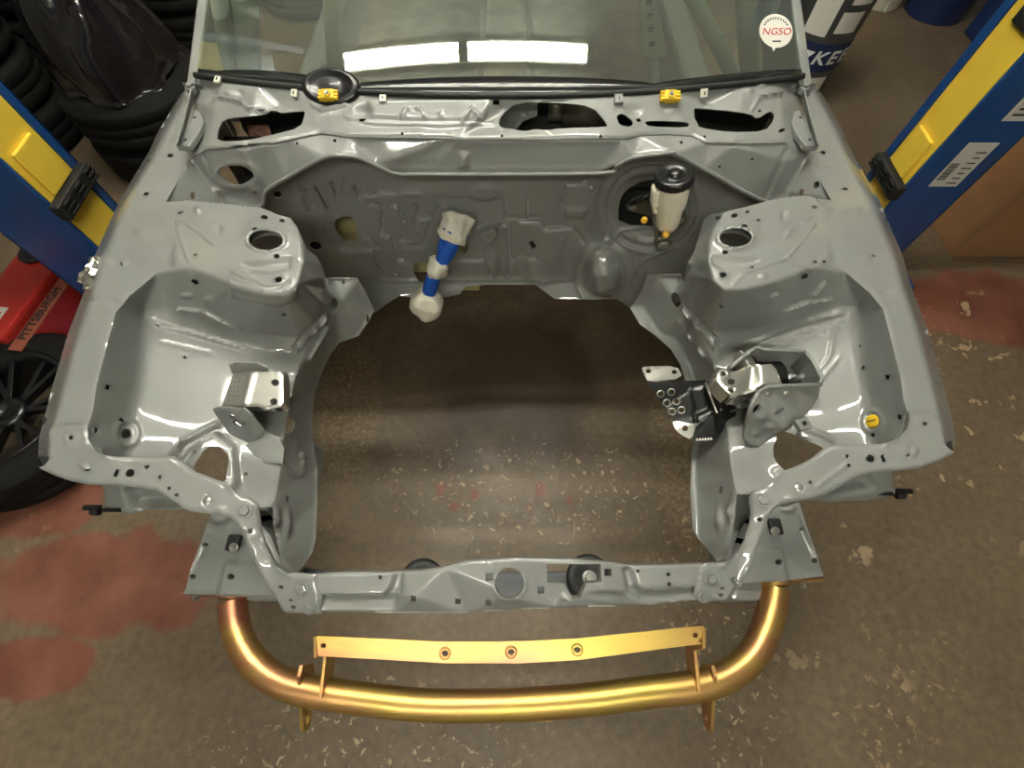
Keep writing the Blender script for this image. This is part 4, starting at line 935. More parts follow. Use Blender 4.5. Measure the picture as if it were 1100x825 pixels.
# ---- brake master cylinder
def brake_cylinder():
    top = Wz(724.5, 190, .975); bot = Wz(717, 240, .862); ax = (top - bot).normalized(); Ln = (top - bot).length
    root = thing('brake_master_cylinder', 'brake master cylinder with cream reservoir and black screw cap on the firewall', 'brake cylinder', bot)
    MB().lathe([(.020, -.012), (.025, .0), (.027, .02), (.029, .040), (.033, .052), (.034, Ln * .72), (.0325, Ln * .86), (.0325, Ln * .94)], bot, ax, 28).build('reservoir', RESERV, root)
    b = MB(); side = Vector((-1, 0, 0)); side = (side - ax * side.dot(ax)).normalized(); fw_ = ax.cross(side)
    M = Matrix((side, fw_, ax)).transposed()
    b.box(bot + ax * (Ln * .66) + side * .030, (.024, .032, Ln * .38), M); b.box(bot + ax * (Ln * .40) + side * .029, (.016, .024, Ln * .18), M)
    b.build('reservoir_port', RESERV, root, .006)
    c = MB(); c.lathe([(.037, 0), (.039, .003), (.039, .014), (.037, .018), (.027, .0185), (.0245, .016), (.0145, .016), (.013, .024), (.010, .026), (.001, .0265)], top - ax * .012, ax, 40); cap = c.build('cap', SATIN, root)
    for k in range(20):
        a = 2 * math.pi * k / 20; q = top - ax * .004 + (side * math.cos(a) + fw_ * math.sin(a)) * .0385
        MB().box(q, (.003, .003, .012), M).build('cap_grip', SATIN, cap)
    b0 = Wz(707, 232, .86); b1 = Wz(713, 262, .815)
    body = MB(); fdir = Vector((.02, -1, -.12)).normalized(); cb = Wz(712.5, 262, .825)
    body.lathe([(.019, 0), (.019, .012), (.016, .014), (.016, .12), (.020, .125), (.020, .14)], cb, -fdir, 22)
    mc = body.build('cylinder_body', CAST, root)
    MB().lathe([(.013, 0), (.013, .003), (.009, .004)], cb + fdir * .003, fdir, 20).build('end_plug', STEEL, root)
    for px, py, z in ((715.5, 252, .868), (692, 237, .85)):
        q = Wz(px, py, z); b = MB(); b.lathe([(.0075, -.010), (.0075, .002), (.005, .004), (.003, .004), (.0025, .002)], q, Vector((0, -.7, .7)) if px > 700 else Vector((-.3, -.8, .4)), 14); b.build('brass_fitting', BRASS, root)
    fl = [Wy(x, y, .90) for x, y in ((673, 226), (680, 219), (700, 211), (704, 236), (695, 232), (682, 229))]
    f = MB().prism(fl, (0, .02, 0)).build('mounting_flange', CAST, root, .004)
    bolt(f, Wy(680, 223, .899), (0, -1, .2), .006, STEEL)
    fl = [Wy(x, y, .895) for x, y in ((728, 232), (736, 228), (738, 238), (730, 245), (724, 248))]
    f = MB().prism(fl, (0, .02, 0)).build('mounting_flange', CAST, root, .004); bolt(f, Wy(732, 237, .893), (0, -1, .2), .006, STEEL)
    MB().tube(smooth_path([Wy(702, 208, .90), Wy(690, 214, .885), Wy(677, 219, .90)], 5), .006, 8).build('clamp_rod', SATIN, root)
brake_cylinder()

# ---- taped wire bundle through the firewall
def wires():
    P = [Wy(491, 240, .905), Wy(485, 258, .885), Wy(478, 274, .87), Wy(470, 288, .86), Wy(463, 306, .845), Wy(459, 326, .835)]
    root = thing('wiring_bundle', 'blue and white taped wire bundle hanging out of the firewall', 'wiring', P[0])
    def sleeve(path, rad, name, m, seed, flat=.62, amp=.12):
        rr = np.random.default_rng(seed); ph = rr.uniform(0, 6, 6); pth = smooth_path(path, 6); n = 22; vs = []; fs = []
        for i, p in enumerate(pth):
            t = (pth[min(i + 1, len(pth) - 1)] - pth[max(i - 1, 0)]).normalized(); u = (Vector((1, 0, 0)) - t * t.x).normalized(); v = t.cross(u)
            w_ = i / (len(pth) - 1); r = float(np.interp(w_, np.linspace(0, 1, len(rad)), rad))
            for k in range(n):
                a = 2 * math.pi * k / n; q = r * (1 + amp * math.sin(3 * a + ph[0] + 5 * w_) + amp * .7 * math.sin(7 * a + ph[1] - 4 * w_))
                vs.append(p + u * q * math.cos(a) + v * q * flat * math.sin(a))
        for i in range(len(pth) - 1):
            for k in range(n): fs.append((i * n + k, i * n + (k + 1) % n, (i + 1) * n + (k + 1) % n, (i + 1) * n + k))
        o = MB().add(vs, fs, True).build(name, m, root); md = o.modifiers.new('s', 'SOLIDIFY'); md.thickness = .001
    Q0 = Wy(491, 236, .93)
    sleeve([P[0] + (P[1] - P[0]) * .45, P[1], P[2]], [.033, .029, .024, .021], 'plastic_sleeve', BLUETAPE, 2)
    sleeve([Q0 + Vector((0, .004, .004)), P[0] + (P[1] - P[0]) * .55, P[0] + (P[1] - P[0]) * .9], [.041, .039, .036, .034], 'sleeve_lip', WHITETAPE, 2, .66)
    MB().tube(smooth_path([P[1], P[2], P[3]], 4), .0205, 12).build('blue_tape_wrap', BLUETAPE, root)
    MB().tube(smooth_path([P[3], P[4], P[5]], 4), .0205, 12).build('blue_tape_wrap', BLUETAPE, root)
    def blob(c, r, sx, ax, seed, name):
        rr = np.random.default_rng(seed); vs = []; fs = []; n1, n2 = 14, 20; M = Vector(ax).to_track_quat('Z', 'Y').to_matrix()
        ph = rr.uniform(0, 6, 8)
        for i in range(n1 + 1):
            th = math.pi * i / n1
            for j in range(n2):
                a = 2 * math.pi * j / n2
                k = 1 + .10 * math.sin(3 * a + ph[0] + 2 * th) + .07 * math.sin(5 * a - 3 * th + ph[1]) + .05 * math.sin(7 * th + ph[2])
                sq = abs(math.sin(th)) ** .7
                vs.append(Vector(c) + M @ Vector((r * k * sq * math.cos(a), r * k * sq * math.sin(a), sx * math.cos(th))))
        for i in range(n1):
            for j in range(n2): fs.append((i * n2 + j, (i + 1) * n2 + j, (i + 1) * n2 + (j + 1) % n2, i * n2 + (j + 1) % n2))
        MB().add(vs, fs, True).build(name, WHITETAPE, root)
    blob(P[3] + (P[2] - P[3]) * .05, .029, .036, P[2] - P[4], 1, 'white_tape_wrap')
    blob(P[5], .046, .052, P[4] - P[5], 3, 'taped_end')
wires()

# ---- engine mounts
def left_mount():
    zt = .815
    root = thing('engine_mount', 'bright aluminium engine mount with two bolt holes in the left grey bracket', 'engine mount', Wz(275, 420, .74), 'engine mounts')
    sk = Skin([(237, 437, zt - .012), (252, 398, zt - .012), (262, 437, zt), (271, 398, zt), (304, 402, zt), (303, 438, zt)], .8)
    panel('mount_block', sk, [(251, 399), (267.5, 398), (300, 399.5), (304, 403), (304, 432), (300, 437), (284, 441), (277, 436.5), (237.5, 436)], [ell(295.6, 411, 4.2, 3.6), ell(294, 431.5, 4.2, 3.6)], [plateau([(266, 400), (275, 400), (265, 435), (256, 435)], .002, 2)], ALU, root, 2.5, .030, (1.6, .0015))
    for p_ in ((295.6, 411), (294, 431.5)):
        q, n = sk.at(*p_); MB().lathe([(.0085, -.030), (.0085, -.012), (.005, -.012), (.005, -.020)], q, n, 12).build('socket_bolt', SATIN, root)
    eg = MB()
    for r_ in range(3):
        for k in range(6):
            q, n = sk.at(246.5 + r_ * 4.0 - k * .9 + 4, 405 + k * 5); eg.box(q + n * .0002, (.005, .0055, .0006), n.to_track_quat('Z', 'Y').to_matrix())
    eg.build('engraving', STEEL, root)
    MB().cyl(Wz(257, 420, .765), Wz(300, 424, .770), .026, n=18).build('rubber_bushing', BLACK, root)
    # welded bracket on the frame rail
    br = thing('mount_bracket', None, None); adopt(br, CAR)
    def cheek(pts, name, holes=()):
        sk2 = Skin([(x, y, z) for x, y, z in pts], .6)
        return panel(name, sk2, [(x, y) for x, y, z in pts], holes, [], PAINT, br, 2.5, .005, (1.2, .001)), sk2
    c1, s1 = cheek([(228, 440, .822), (232, 437.5, .822), (261, 438.5, .822), (270, 446, .815), (284, 463, .775), (270, 478, .745), (255, 474, .748), (243, 463, .765)], 'bracket_cheek', [ell(249, 447, 3.6, 1.6, .15), ell(257, 454.5, 7, 4.2, .25)])
    q = s1.at(256.5, 454.5); bolt(c1, q[0] - q[1] * .01, q[1], .009, PAINT)
    cheek([(247, 393, .83), (251, 389.5, .83), (275, 390, .83), (287, 396, .822), (287, 401, .80), (249, 401, .80)], 'bracket_cheek')
    cheek([(305, 402, .775), (318, 402, .765), (312, 428, .765), (304, 434, .775)], 'bracket_gusset')
    cheek([(262, 478, .752), (284, 464, .76), (300, 470, .752), (305, 482, .745), (303, 498, .742), (272, 498, .742)], 'bracket_foot')
left_mount()
def right_mount():
    zt = .83
    root = thing('engine_mount', 'bright aluminium engine mount with lobed end inside the right open box bracket', 'engine mount', Wz(808, 405, .74), 'engine mounts')
    o = lambda pts: [(680 + x / 5, 340 + y / 5) for x, y in pts]
    blk = o([(450, 305), (465, 285), (500, 278), (550, 292), (640, 262), (745, 252), (770, 280), (805, 362), (690, 375), (640, 410), (570, 418), (545, 440), (520, 420), (480, 380), (452, 345)])
    sk = Skin([(770, 396, zt), (770, 424, zt), (785, 426, zt), (805, 420, zt - .006), (808, 394, zt - .006), (818, 414, zt + .004), (816, 392, zt + .004), (828, 390, zt + .004), (842, 412, zt + .004)], .8)
    panel('mount_block', sk, blk, [ell(777.5, 401.5, 2.6, 2.3), ell(785.5, 410, 4, 3.4), ell(786, 419.5, 2.6, 2.3)], [collar(777.5, 401.5, 4, 3.6, .002, .5), collar(786, 419.5, 4.2, 3.6, .002, .5)], ALU, root, 2.2, .040, (1.4, .0015))
    MB().cyl(Wz(806, 408, .775), Wz(836, 404, .775), .032, n=20).build('rubber_bushing', BLACK, root)
    br = thing('mount_box', None, None); adopt(br, CAR)
    rim = o([(515, 278), (580, 225), (645, 175), (665, 166), (700, 178), (860, 186), (925, 190), (965, 240), (1015, 335), (1000, 362), (860, 368), (715, 376), (680, 400), (640, 450)])
    # box walls: a wall of sheet hanging from each stretch of the rim
    def wall(pts_top, depth, name):
        vs = []; fs = []
        for (x, y, z) in pts_top:
            q = Wz(x, y, z); vs += [q, q + Vector((0, 0, -depth))]
        for i in range(len(pts_top) - 1): fs.append((2 * i, 2 * i + 2, 2 * i + 3, 2 * i + 1))
        ob = MB().add(vs, fs, False).build(name, PAINT, br); md = ob.modifiers.new('s', 'SOLIDIFY'); md.thickness = .005; md.offset = 0
        MB().tube([Vector(v) for v in vs[::2]], .004, 8).build('rim_bead', PAINT, ob)
        return ob
    zz = .835
    wall([(*rim[k], zz) for k in (0, 1, 2, 3, 4, 5, 6)], .08, 'box_wall')
    wall([(*rim[k], zz) for k in (6, 7, 8, 9)], .08, 'box_wall')
    fr = [(rim[k][0], rim[k][1], zz) for k in (9, 10, 11, 12, 13)]
    skf = Skin([(x, y, z) for x, y, z in fr] + [(800, 470, .765), (806, 480, .752), (845, 462, .77), (880, 432, .79), (862, 448, .78), (815, 492, .742)], .8)
    pn = panel('box_wall', skf, [(882, 413), (852, 414), (824, 415.5), (815, 421), (808, 432), (801, 455), (799, 470), (806, 478), (816, 480), (832, 468), (846, 460), (870, 442), (880, 428)],
               [ell(813, 439, 6, 3, -.9), ell(837, 442, 6, 2.4, -.6)], [bump(818, 448, 8, 5, .006), bump(826, 458, 9, 4, .006), bump(812, 465, 6, 6, .006)], PAINT, br, 2.5, .005, (1.5, .002))
    MB().tube([skf.at(*p)[0] for p in ((882, 413), (852, 414), (824, 415.5), (815, 421), (808, 432), (801, 455))], .004, 8).build('rim_bead', PAINT, pn)
    for p_ in ((825.5, 423), (844, 422.5)): bolt(pn, *skf.at(*p_), .004, ALU, h=.003)
    q = Wz(852, 412, .79); MB().cyl(q, q + Vector((0, 0, .035)), .012, .004, 12).build('guide_cone', STEEL, br)
    q = Wz(862, 456, .80); M = Matrix.Rotation(.3, 3, 'Z'); MB().box(q, (.026, .022, .012), M).build('nut_plate', PAINT, br, .002); bolt(br, q + Vector((0, 0, .006)), (0, 0, 1), .003, INK)
    # black drilled transmission bracket
    tb_ = thing('transmission_bracket', 'black drilled steel bracket with bare metal tabs beside the right frame rail', 'bracket', Wz(725, 430, .70))
    SK1 = Skin([(689, 395, .75), (727, 393, .75), (734, 406, .745), (697, 411, .745)], .3)
    top = panel('top_tab', SK1, chaikin([(689, 396), (692, 393.5), (727, 393), (734, 406), (697, 411.5)]), [ell(696.5, 398.5, 3, 2.4), ell(724.5, 399.5, 3, 2.4)], [], ALU, tb_, 2.5, .006)
    SK2 = Skin([(696, 411, .745), (758, 408, .75), (770, 442, .73), (722, 452, .70), (712, 440, .705)], .4)
    hs = [(709.5, 423), (721, 421), (716, 432.5), (726.5, 431), (722, 442), (732, 440.5)]
    web = panel('drilled_web', SK2, [(696, 411), (758, 408), (769, 443), (748, 456), (722, 451)], [ell(x, y, 3.6, 2.8, .2) for x, y in hs], [plateau([(741, 418), (756, 416), (762, 440), (748, 446)], .004, 2), ridge([(745, 442), (748, 456)], 2, .006)], SATIN, tb_, 2.5, .005)
    for x, y in hs:
        q, n = SK2.at(x, y); MB().lathe([(.0085, 0), (.0085, .0012), (.0058, .0012)], q, n, 16, False).build('hole_ring', STEEL, web)
    SK3 = Skin([(722, 451, .70), (757, 449, .71), (743, 472, .69), (725, 462, .69)], .3)
    panel('bottom_tab', SK3, chaikin([(722, 451), (748, 456), (757, 449), (743, 472.5), (733, 468), (725, 461)]), [ell(736, 460, 3.6, 3)], [], ALU, tb_, 2.5, .006)
    SK4 = Skin([(757, 410, .76), (770, 408, .78), (774, 442, .76), (792, 438, .76), (768, 444, .74), (743, 472, .69), (770, 474, .70), (790, 446, .74)], .5)
    panel('side_plate', SK4, [(757, 411), (768, 408), (774, 430), (792, 438), (790, 448), (766, 474), (743, 473), (748, 458), (770, 443)], [], [], SATIN, tb_, 2.5, .005)
    MB().tube([SK4.at(758, 411)[0], SK4.at(770, 443)[0], SK4.at(792, 440)[0]], .0035, 8).build('worn_edge', ALU, tb_)
    for k in range(6):
        q, n = SK4.at(749 + k * 3, 472 - .2 * k); MB().box(q + n * .001, (.004, .006, .001)).build('part_mark', LABEL, tb_)
right_mount()

# ---- gold tubular front bumper bar
def bumper():
    z = .605
    ctr = [(250, 646), (252, 668), (259, 690), (273, 712), (296, 730), (330, 741.5), (395, 751), (460, 757.5), (547, 757), (625, 752), (690, 744), (755, 735.5), (788, 722), (811, 700), (824, 672), (830, 650), (833, 632)]
    P = [Wz(x, y, z) for x, y in ctr]
    root = thing('bumper_bar', 'gold zinc plated tubular front bumper bar bolted to the frame ends', 'bumper bar', Wz(547, 757, z - .03))
    MB().tube(smooth_path(P, 7), .0265, 24).build('main_tube', GOLD, root)
    for q, (a, b_, c, d) in ((0, ((192, 641.5), (292, 639.5), (293, 646), (193, 644.5))), (-1, ((796, 627), (886, 622), (887, 626), (797, 631)))):
        y = P[q].y + .012
        x0, x1 = (Wz(*a, .622).x, Wz(*b_, .622).x)
        MB().box(((x0 + x1) / 2, y + .003, .585), (x1 - x0, .006, .075)).build('mounting_plate', GOLD, root, .002)
        MB().lathe([(.033, -.004), (.030, .002), (.0265, .008)], (P[q].x, y, z), (0, -1, 0), 24, False).build('weld_bead', GOLD, root)
        for k in ((-.5, .36) if q == 0 else (.38,)):
            bolt(root, ((x0 + x1) / 2 + k * (x1 - x0) * .8, y - .001, .598), (0, -1, 0), .007, STEEL, h=.010)
    # flat strap
    zs = .70
    top = [(340, 683), (365, 684), (470, 689), (560, 689), (620, 686), (735, 674), (756, 672)]
    bot = [(339, 705), (365, 706), (480, 712.5), (560, 712.5), (622, 709), (735, 694), (753, 692)]
    sks = Skin([(x, y, zs) for x, y in top] + [(x, y, zs - .008) for x, y in bot], 0)
    sp_ = panel('flat_strap', sks, top + bot[::-1], [ell(347.5, 693.5, 2.8, 2.6), ell(478, 702, 3.6, 3.4), ell(549, 700.5, 3.6, 3.4), ell(620, 698, 3.6, 3.4), ell(747, 682.5, 2.8, 2.6)], [], GOLD, root, 4, .005)
    for x, y in ((478, 702), (549, 700.5), (620, 698)):
        q, n = sks.at(x, y); MB().lathe([(.0105, -.004), (.0105, .001), (.0075, .0015), (.0065, -.008)], q, n, 16, False).build('rivet_nut', GOLD, sp_)
    for sx, (xa, ya), (xb, yb_) in ((-1, (340, 690), (333, 742)), (1, (755, 680), (762, 736))):
        # upright cheek from tube to strap
        s0 = Wz(xa, ya - 6, zs); s1 = Wz(xa, ya + 14, zs); t = Wz(xb, yb_, z + .02)
        ch = [Vector((s0.x, s0.y, zs)), Vector((s1.x, s1.y - .004, zs - .004)), Vector((s1.x, t.y + .055, z + .045)), Vector((s1.x, t.y - .012, z + .034)), Vector((s1.x, t.y + .02, z - .01)), Vector((s1.x, t.y + .075, z + .0)), Vector((s0.x, s0.y, z + .05))]
        MB().prism(ch, (.006 * sx, 0, 0)).build('strap_bracket', GOLD, root, .001)
        # tow tab: slotted plate across the tube
        xt = Wz(326 if sx < 0 else 761, 740, z).x + (.0 if sx < 0 else .004)
        yc = Wz(330 if sx < 0 else 758, 744, z).y
        n2 = 24; oy, oz = yc - .048, z - .040
        outer = [(yc + .045, z + .030), (yc + .028, z + .034)] + [(oy + .018 * math.cos(a) , oz + .018 * math.sin(a)) for a in np.linspace(math.radians(120), math.radians(300), 14)] + [(yc + .02, z - .045), (yc + .045, z - .02)]
        sk_ = [Vector((xt, y_, z_)) for y_, z_ in outer]
        inner = [(oy + .0095 * math.cos(a), oz + .0095 * math.sin(a)) for a in np.linspace(0, 2 * math.pi, 18, endpoint=False)]
        pts = [Vector(p) for p in outer] + [Vector(p) for p in inner]
        ed = [(i, (i + 1) % len(outer)) for i in range(len(outer))] + [(len(outer) + i, len(outer) + (i + 1) % len(inner)) for i in range(len(inner))]
        r = delaunay_2d_cdt(pts, ed, [], 0, 1e-6); V = np.array([[v.x, v.y] for v in r[0]]); T = [f for f in r[2] if inpoly(V[list(f)].mean(0)[:1], V[list(f)].mean(0)[1:], outer)[0] and not inpoly(V[list(f)].mean(0)[:1], V[list(f)].mean(0)[1:], inner)[0]]
        o = MB().add([(xt, y_, z_) for y_, z_ in V], T).build('tow_tab', GOLD, root); md = o.modifiers.new('s', 'SOLIDIFY'); md.thickness = .006; md.offset = 0
    q = Wz(547, 770, z - .018); MB().box(q + Vector((0, -.004, -.006)), (.16, .008, .006)).build('lower_tab', GOLD, root, .001)
bumper()

# ================================================================== surroundings
def lift_post(sx, X0, Y0, Y1, Xo, labels, zpad, stickers):
    """column: inner face at X0 between Y0 (front corner) and Y1, front face out to Xo"""
    root = thing('lift_post', labels, 'lift post', ((X0 + Xo) / 2, (Y0 + Y1) / 2, 0), 'vehicle lift posts')
    top = 3.0; t = .012
    def bx(x0, x1, y0, y1, z0, z1, name, m, bev=.004): return MB().box(((x0 + x1) / 2, (y0 + y1) / 2, (z0 + z1) / 2), (abs(x1 - x0), y1 - y0, z1 - z0)).build(name, m, root, bev)
    bx(X0, Xo, Y0, Y0 + t, .012, top, 'column_front', BLUEPAINT)
    bx(X0, Xo, Y1 - t, Y1, .012, top, 'column_rear', BLUEPAINT)
    bx(Xo - sx * t, Xo, Y0, Y1, .012, top, 'column_back', BLUEPAINT)
    bx(X0, X0 + sx * t, Y1 - .035, Y1, .012, top, 'column_lip', BLUEPAINT)
    bx(X0 - sx * .10, Xo + sx * .10, Y0 - .10, Y1 + .10, 0, .012, 'base_plate', BLUEPAINT, .002)
    ca = bx(X0 + sx * .002, X0 + sx * .16, Y0 + .013, Y1 - .037, .14, 2.1, 'carriage', YELPAINT, .006)
    w_ = Y1 - Y0
    q = MB().box((X0 - sx * .004, Y0 + .013 + (w_ - .05) * .5, zpad + .10), (.012, (w_ - .05) * .66, .14)).build('carriage_plate', YELPAINT, ca, .004)
    pd = MB().box((X0 - sx * .016, (Y0 + Y1) / 2 - .01, zpad), (.035, w_ * 1.02, .055)).build('rubber_slider', BLACK, root, .006)
    for k in range(3):
        for j in range(3):
            MB().box((X0 - sx * .036, Y0 + .03 + j * (w_ - .06) / 2, zpad - .017 + k * .017), (.006, (w_ - .08) / 3, .008)).build('slider_rib', BLACK, pd, .001)
    for k in range(4):
        bolt(root, (X0 - sx * .05 if k < 2 else Xo + sx * .05, Y0 - .05 if k % 2 else Y1 + .05, .012), (0, 0, 1), .014, STEEL, 'anchor_bolt', .014)
    return root, ca
pL, caL = lift_post(-1, -1.42, 1.141, 1.347, -1.68, 'blue and yellow lift post next to the red floor jack', .576, None)
pR, caR = lift_post(1, 1.42, 1.40, 1.60, 1.655, 'blue and yellow lift post with white stickers beside the cardboard carton', .43, None)
# black slot on the right carriage and stickers on its front face
MB().box((1.417, 1.478, 1.00), (.008, .085, .16)).build('carriage_slot', BLACK, caR, .002)
def front_label(px0, py0, px1, py1, w_, nm):
    a = Wy(px0, py0, 1.399); b_ = Wy(px1, py1, 1.399)
    return a, b_
c0 = Wy(1084, 178, 1.398)
lb = MB().box((1.545, 1.398, c0.z + .0), (.10, .002, .17)).build('barcode_label', LABEL, pR)
for k in range(16):
    MB().box((1.515 + .0, 1.3965, c0.z - .055 + k * .0042), (.030, .001, .0014 + .0012 * (k % 3 == 0))).build('barcode_bar', INK, lb)
for k in range(7): MB().box((1.565, 1.3965, c0.z - .07 + k * .02), (.034 - .006 * (k % 3), .001, .004)).build('printed_line', INK, lb)
lb = MB().box((1.575, 1.398, c0.z + .22), (.09, .002, .12)).build('warning_label', LABEL, pR)
for k in range(5): MB().box((1.575, 1.3965, c0.z + .18 + k * .018), (.06 - .01 * (k % 2), .001, .006)).build('printed_line', INK, lb)

# cardboard carton
def carton():
    a = Wz(1020, 276, 0); x0, y0 = a.x, a.y; W_, D_, H_ = .62, .50, .46
    root = thing('cardboard_carton', 'brown cardboard carton on the floor beside the blue post', 'carton', (x0 + W_ / 2, y0 + D_ / 2, 0))
    MB().box((x0 + W_ / 2, y0 + D_ / 2, H_ / 2), (W_, D_, H_)).build('carton_body', CARD, root, .004)
    for s in (0, 1): MB().box((x0 + W_ / 2, y0 + D_ * (.25 + .5 * s), H_ + .003), (W_ - .004, D_ / 2 - .004, .005)).build('flap', CARD, root, .001)
    MB().box((x0 + W_ / 2, y0 + D_ / 2, H_ + .0065), (W_, .05, .001)).build('packing_tape', mat('tape', (.35, .22, .10), .3), root)
carton()

# tyres
def tyre_mesh(ro=.31, ri=.20, wd=.20, n=56, lugs=True):
    b = MB(); h = wd / 2
    prof = [(ri, -h * .78), (ri + .012, -h * .92), (ri + .045, -h), (ro - .045, -h * .98), (ro - .018, -h * .86), (ro - .004, -h * .72)]
    gx = [(ro, -h * .66), (ro, -h * .26), (ro - .004, -h * .24), (ro - .004, -h * .20), (ro, -h * .18), (ro, h * .18), (ro - .004, h * .20), (ro - .004, h * .24), (ro, h * .26), (ro, h * .66)]
    prof += gx + [(ro - .004, h * .72), (ro - .018, h * .86), (ro - .045, h * .98), (ri + .045, h), (ri + .012, h * .92), (ri, h * .78), (ri - .005, h * .5), (ri + .03, h * .4), (ri + .06, 0), (ri + .03, -h * .4), (ri - .005, -h * .5), (ri, -h * .78)]
    b.lathe(prof, n=n, cap=False)
    return b
_tm = tyre_mesh().mesh('tyre'); _tm.materials.append(TYRE)
ORD = ['bottom', 'second', 'third', 'fourth', 'fifth', 'sixth', 'seventh']
stacks = [((-2.60, 2.32), 7, 'the stack nearest the blue post'), ((-2.48, 2.97), 7, 'the middle stack behind the black bag'), ((-1.97, 3.42), 6, 'the stack closest to the windscreen pillar'), ((-2.60, 3.66), 7, 'the rearmost stack'), ((-1.36, 3.80), 6, 'the stack beside the cabin roof')]
for (x, y), n, wh in stacks:
    for k in range(n):
        o = bpy.data.objects.new('tyre', _tm); COL.objects.link(o)
        o.location = (x + random.uniform(-.02, .02), y + random.uniform(-.02, .02), .10 + k * .2005); o.rotation_euler = (0, 0, random.uniform(0, 6))
        tag(o, 'black tyre, %s from the floor in %s' % (ORD[k], wh), 'tyre', 'stacked black tyres')
# black plastic bag draped over a short stack
def bag():
    c = Vector((-1.76, 2.10, 0))
    for k in range(2):
        o = bpy.data.objects.new('tyre', _tm); COL.objects.link(o); o.location = (c.x + .0 + .01 * (k % 2), c.y + .12, .10 + k * .2005)
        tag(o, 'black tyre, %s from the floor in the stack under the plastic bag' % ORD[k], 'tyre', 'stacked black tyres')
    vs = []; fs = []; n1, n2 = 22, 40; rr = np.random.default_rng(5); ph = rr.uniform(0, 6, 10)
    cz = .402
    for i in range(n1 + 1):
        th = (math.pi * .5) * (i / n1) * 1.0
        for j in range(n2):
            a = 2 * math.pi * j / n2
            k = 1 + .10 * math.sin(3 * a + ph[0]) + .07 * math.sin(7 * a + ph[1] + 4 * th) + .05 * math.sin(11 * a + ph[2] - 5 * th)
            u = math.sin(th)
            vs.append(Vector((c.x + .25 * k * u * math.cos(a), c.y + .12 + .25 * k * u * math.sin(a), cz + .46 * math.cos(th) * (1 + .12 * math.sin(5 * a + 6 * th)))))
    for i in range(n1):
        for j in range(n2): fs.append((i * n2 + j, (i + 1) * n2 + j, (i + 1) * n2 + (j + 1) % n2, i * n2 + (j + 1) % n2))
    fs.append(tuple(n1 * n2 + j for j in range(n2)))
    tag(MB().add(vs, fs, True).build('plastic_bag', PLASTIC), 'shiny crumpled black plastic bag lying on top of tyres', 'bag')
bag()

# alloy wheel with tyre lying on the floor
def wheel():
    c = Wz(6, 442, .16); c.z = 0
    root = thing('wheel', 'black spoked alloy wheel with tyre lying flat by the red jack', 'wheel', c)
    t = link_mesh('tyre', tyre_mesh(.315, .213, .205, 64).mesh('wheel_tyre'), TYRE); t.matrix_basis = Matrix.Translation(c + Vector((0, 0, .103))); adopt(t, root)
    b = MB(); b.lathe([(.214, .012), (.220, .02), (.205, .03), (.195, .06), (.195, .15), (.206, .178), (.219, .186), (.221, .192), (.214, .196), (.205, .186), (.190, .150), (.188, .06), (.198, .02), (.214, .012)], c, n=64, cap=False); b.build('rim_barrel', RIM, root)
    b = MB(); b.lathe([(.055, .10), (.060, .145), (.052, .160), (.034, .162), (.030, .150), (.001, .150)], c, n=32); hub = b.build('hub', RIM, root)
    for k in range(5): a = 2 * math.pi * k / 5; q = c + Vector((.042 * math.cos(a), .042 * math.sin(a), .158)); MB().cyl(q, q + Vector((0, 0, .003)), .007, n=10).build('lug_hole', INK, hub)
    for k in range(7):
        a = 2 * math.pi * k / 7 + .25; 
        for off in (-.16, .16):
            p0 = c + Vector((.050 * math.cos(a), .050 * math.sin(a), .15)); p1 = c + Vector((.198 * math.cos(a + off), .198 * math.sin(a + off), .172))
            d = (p1 - p0); s = Vector((-d.y, d.x, 0)).normalized()
            MB().prism([p0 + s * .010, p0 - s * .010, p1 - s * .008, p1 + s * .008], (0, 0, -.03)).build('spoke', RIM, root, .003)
wheel()

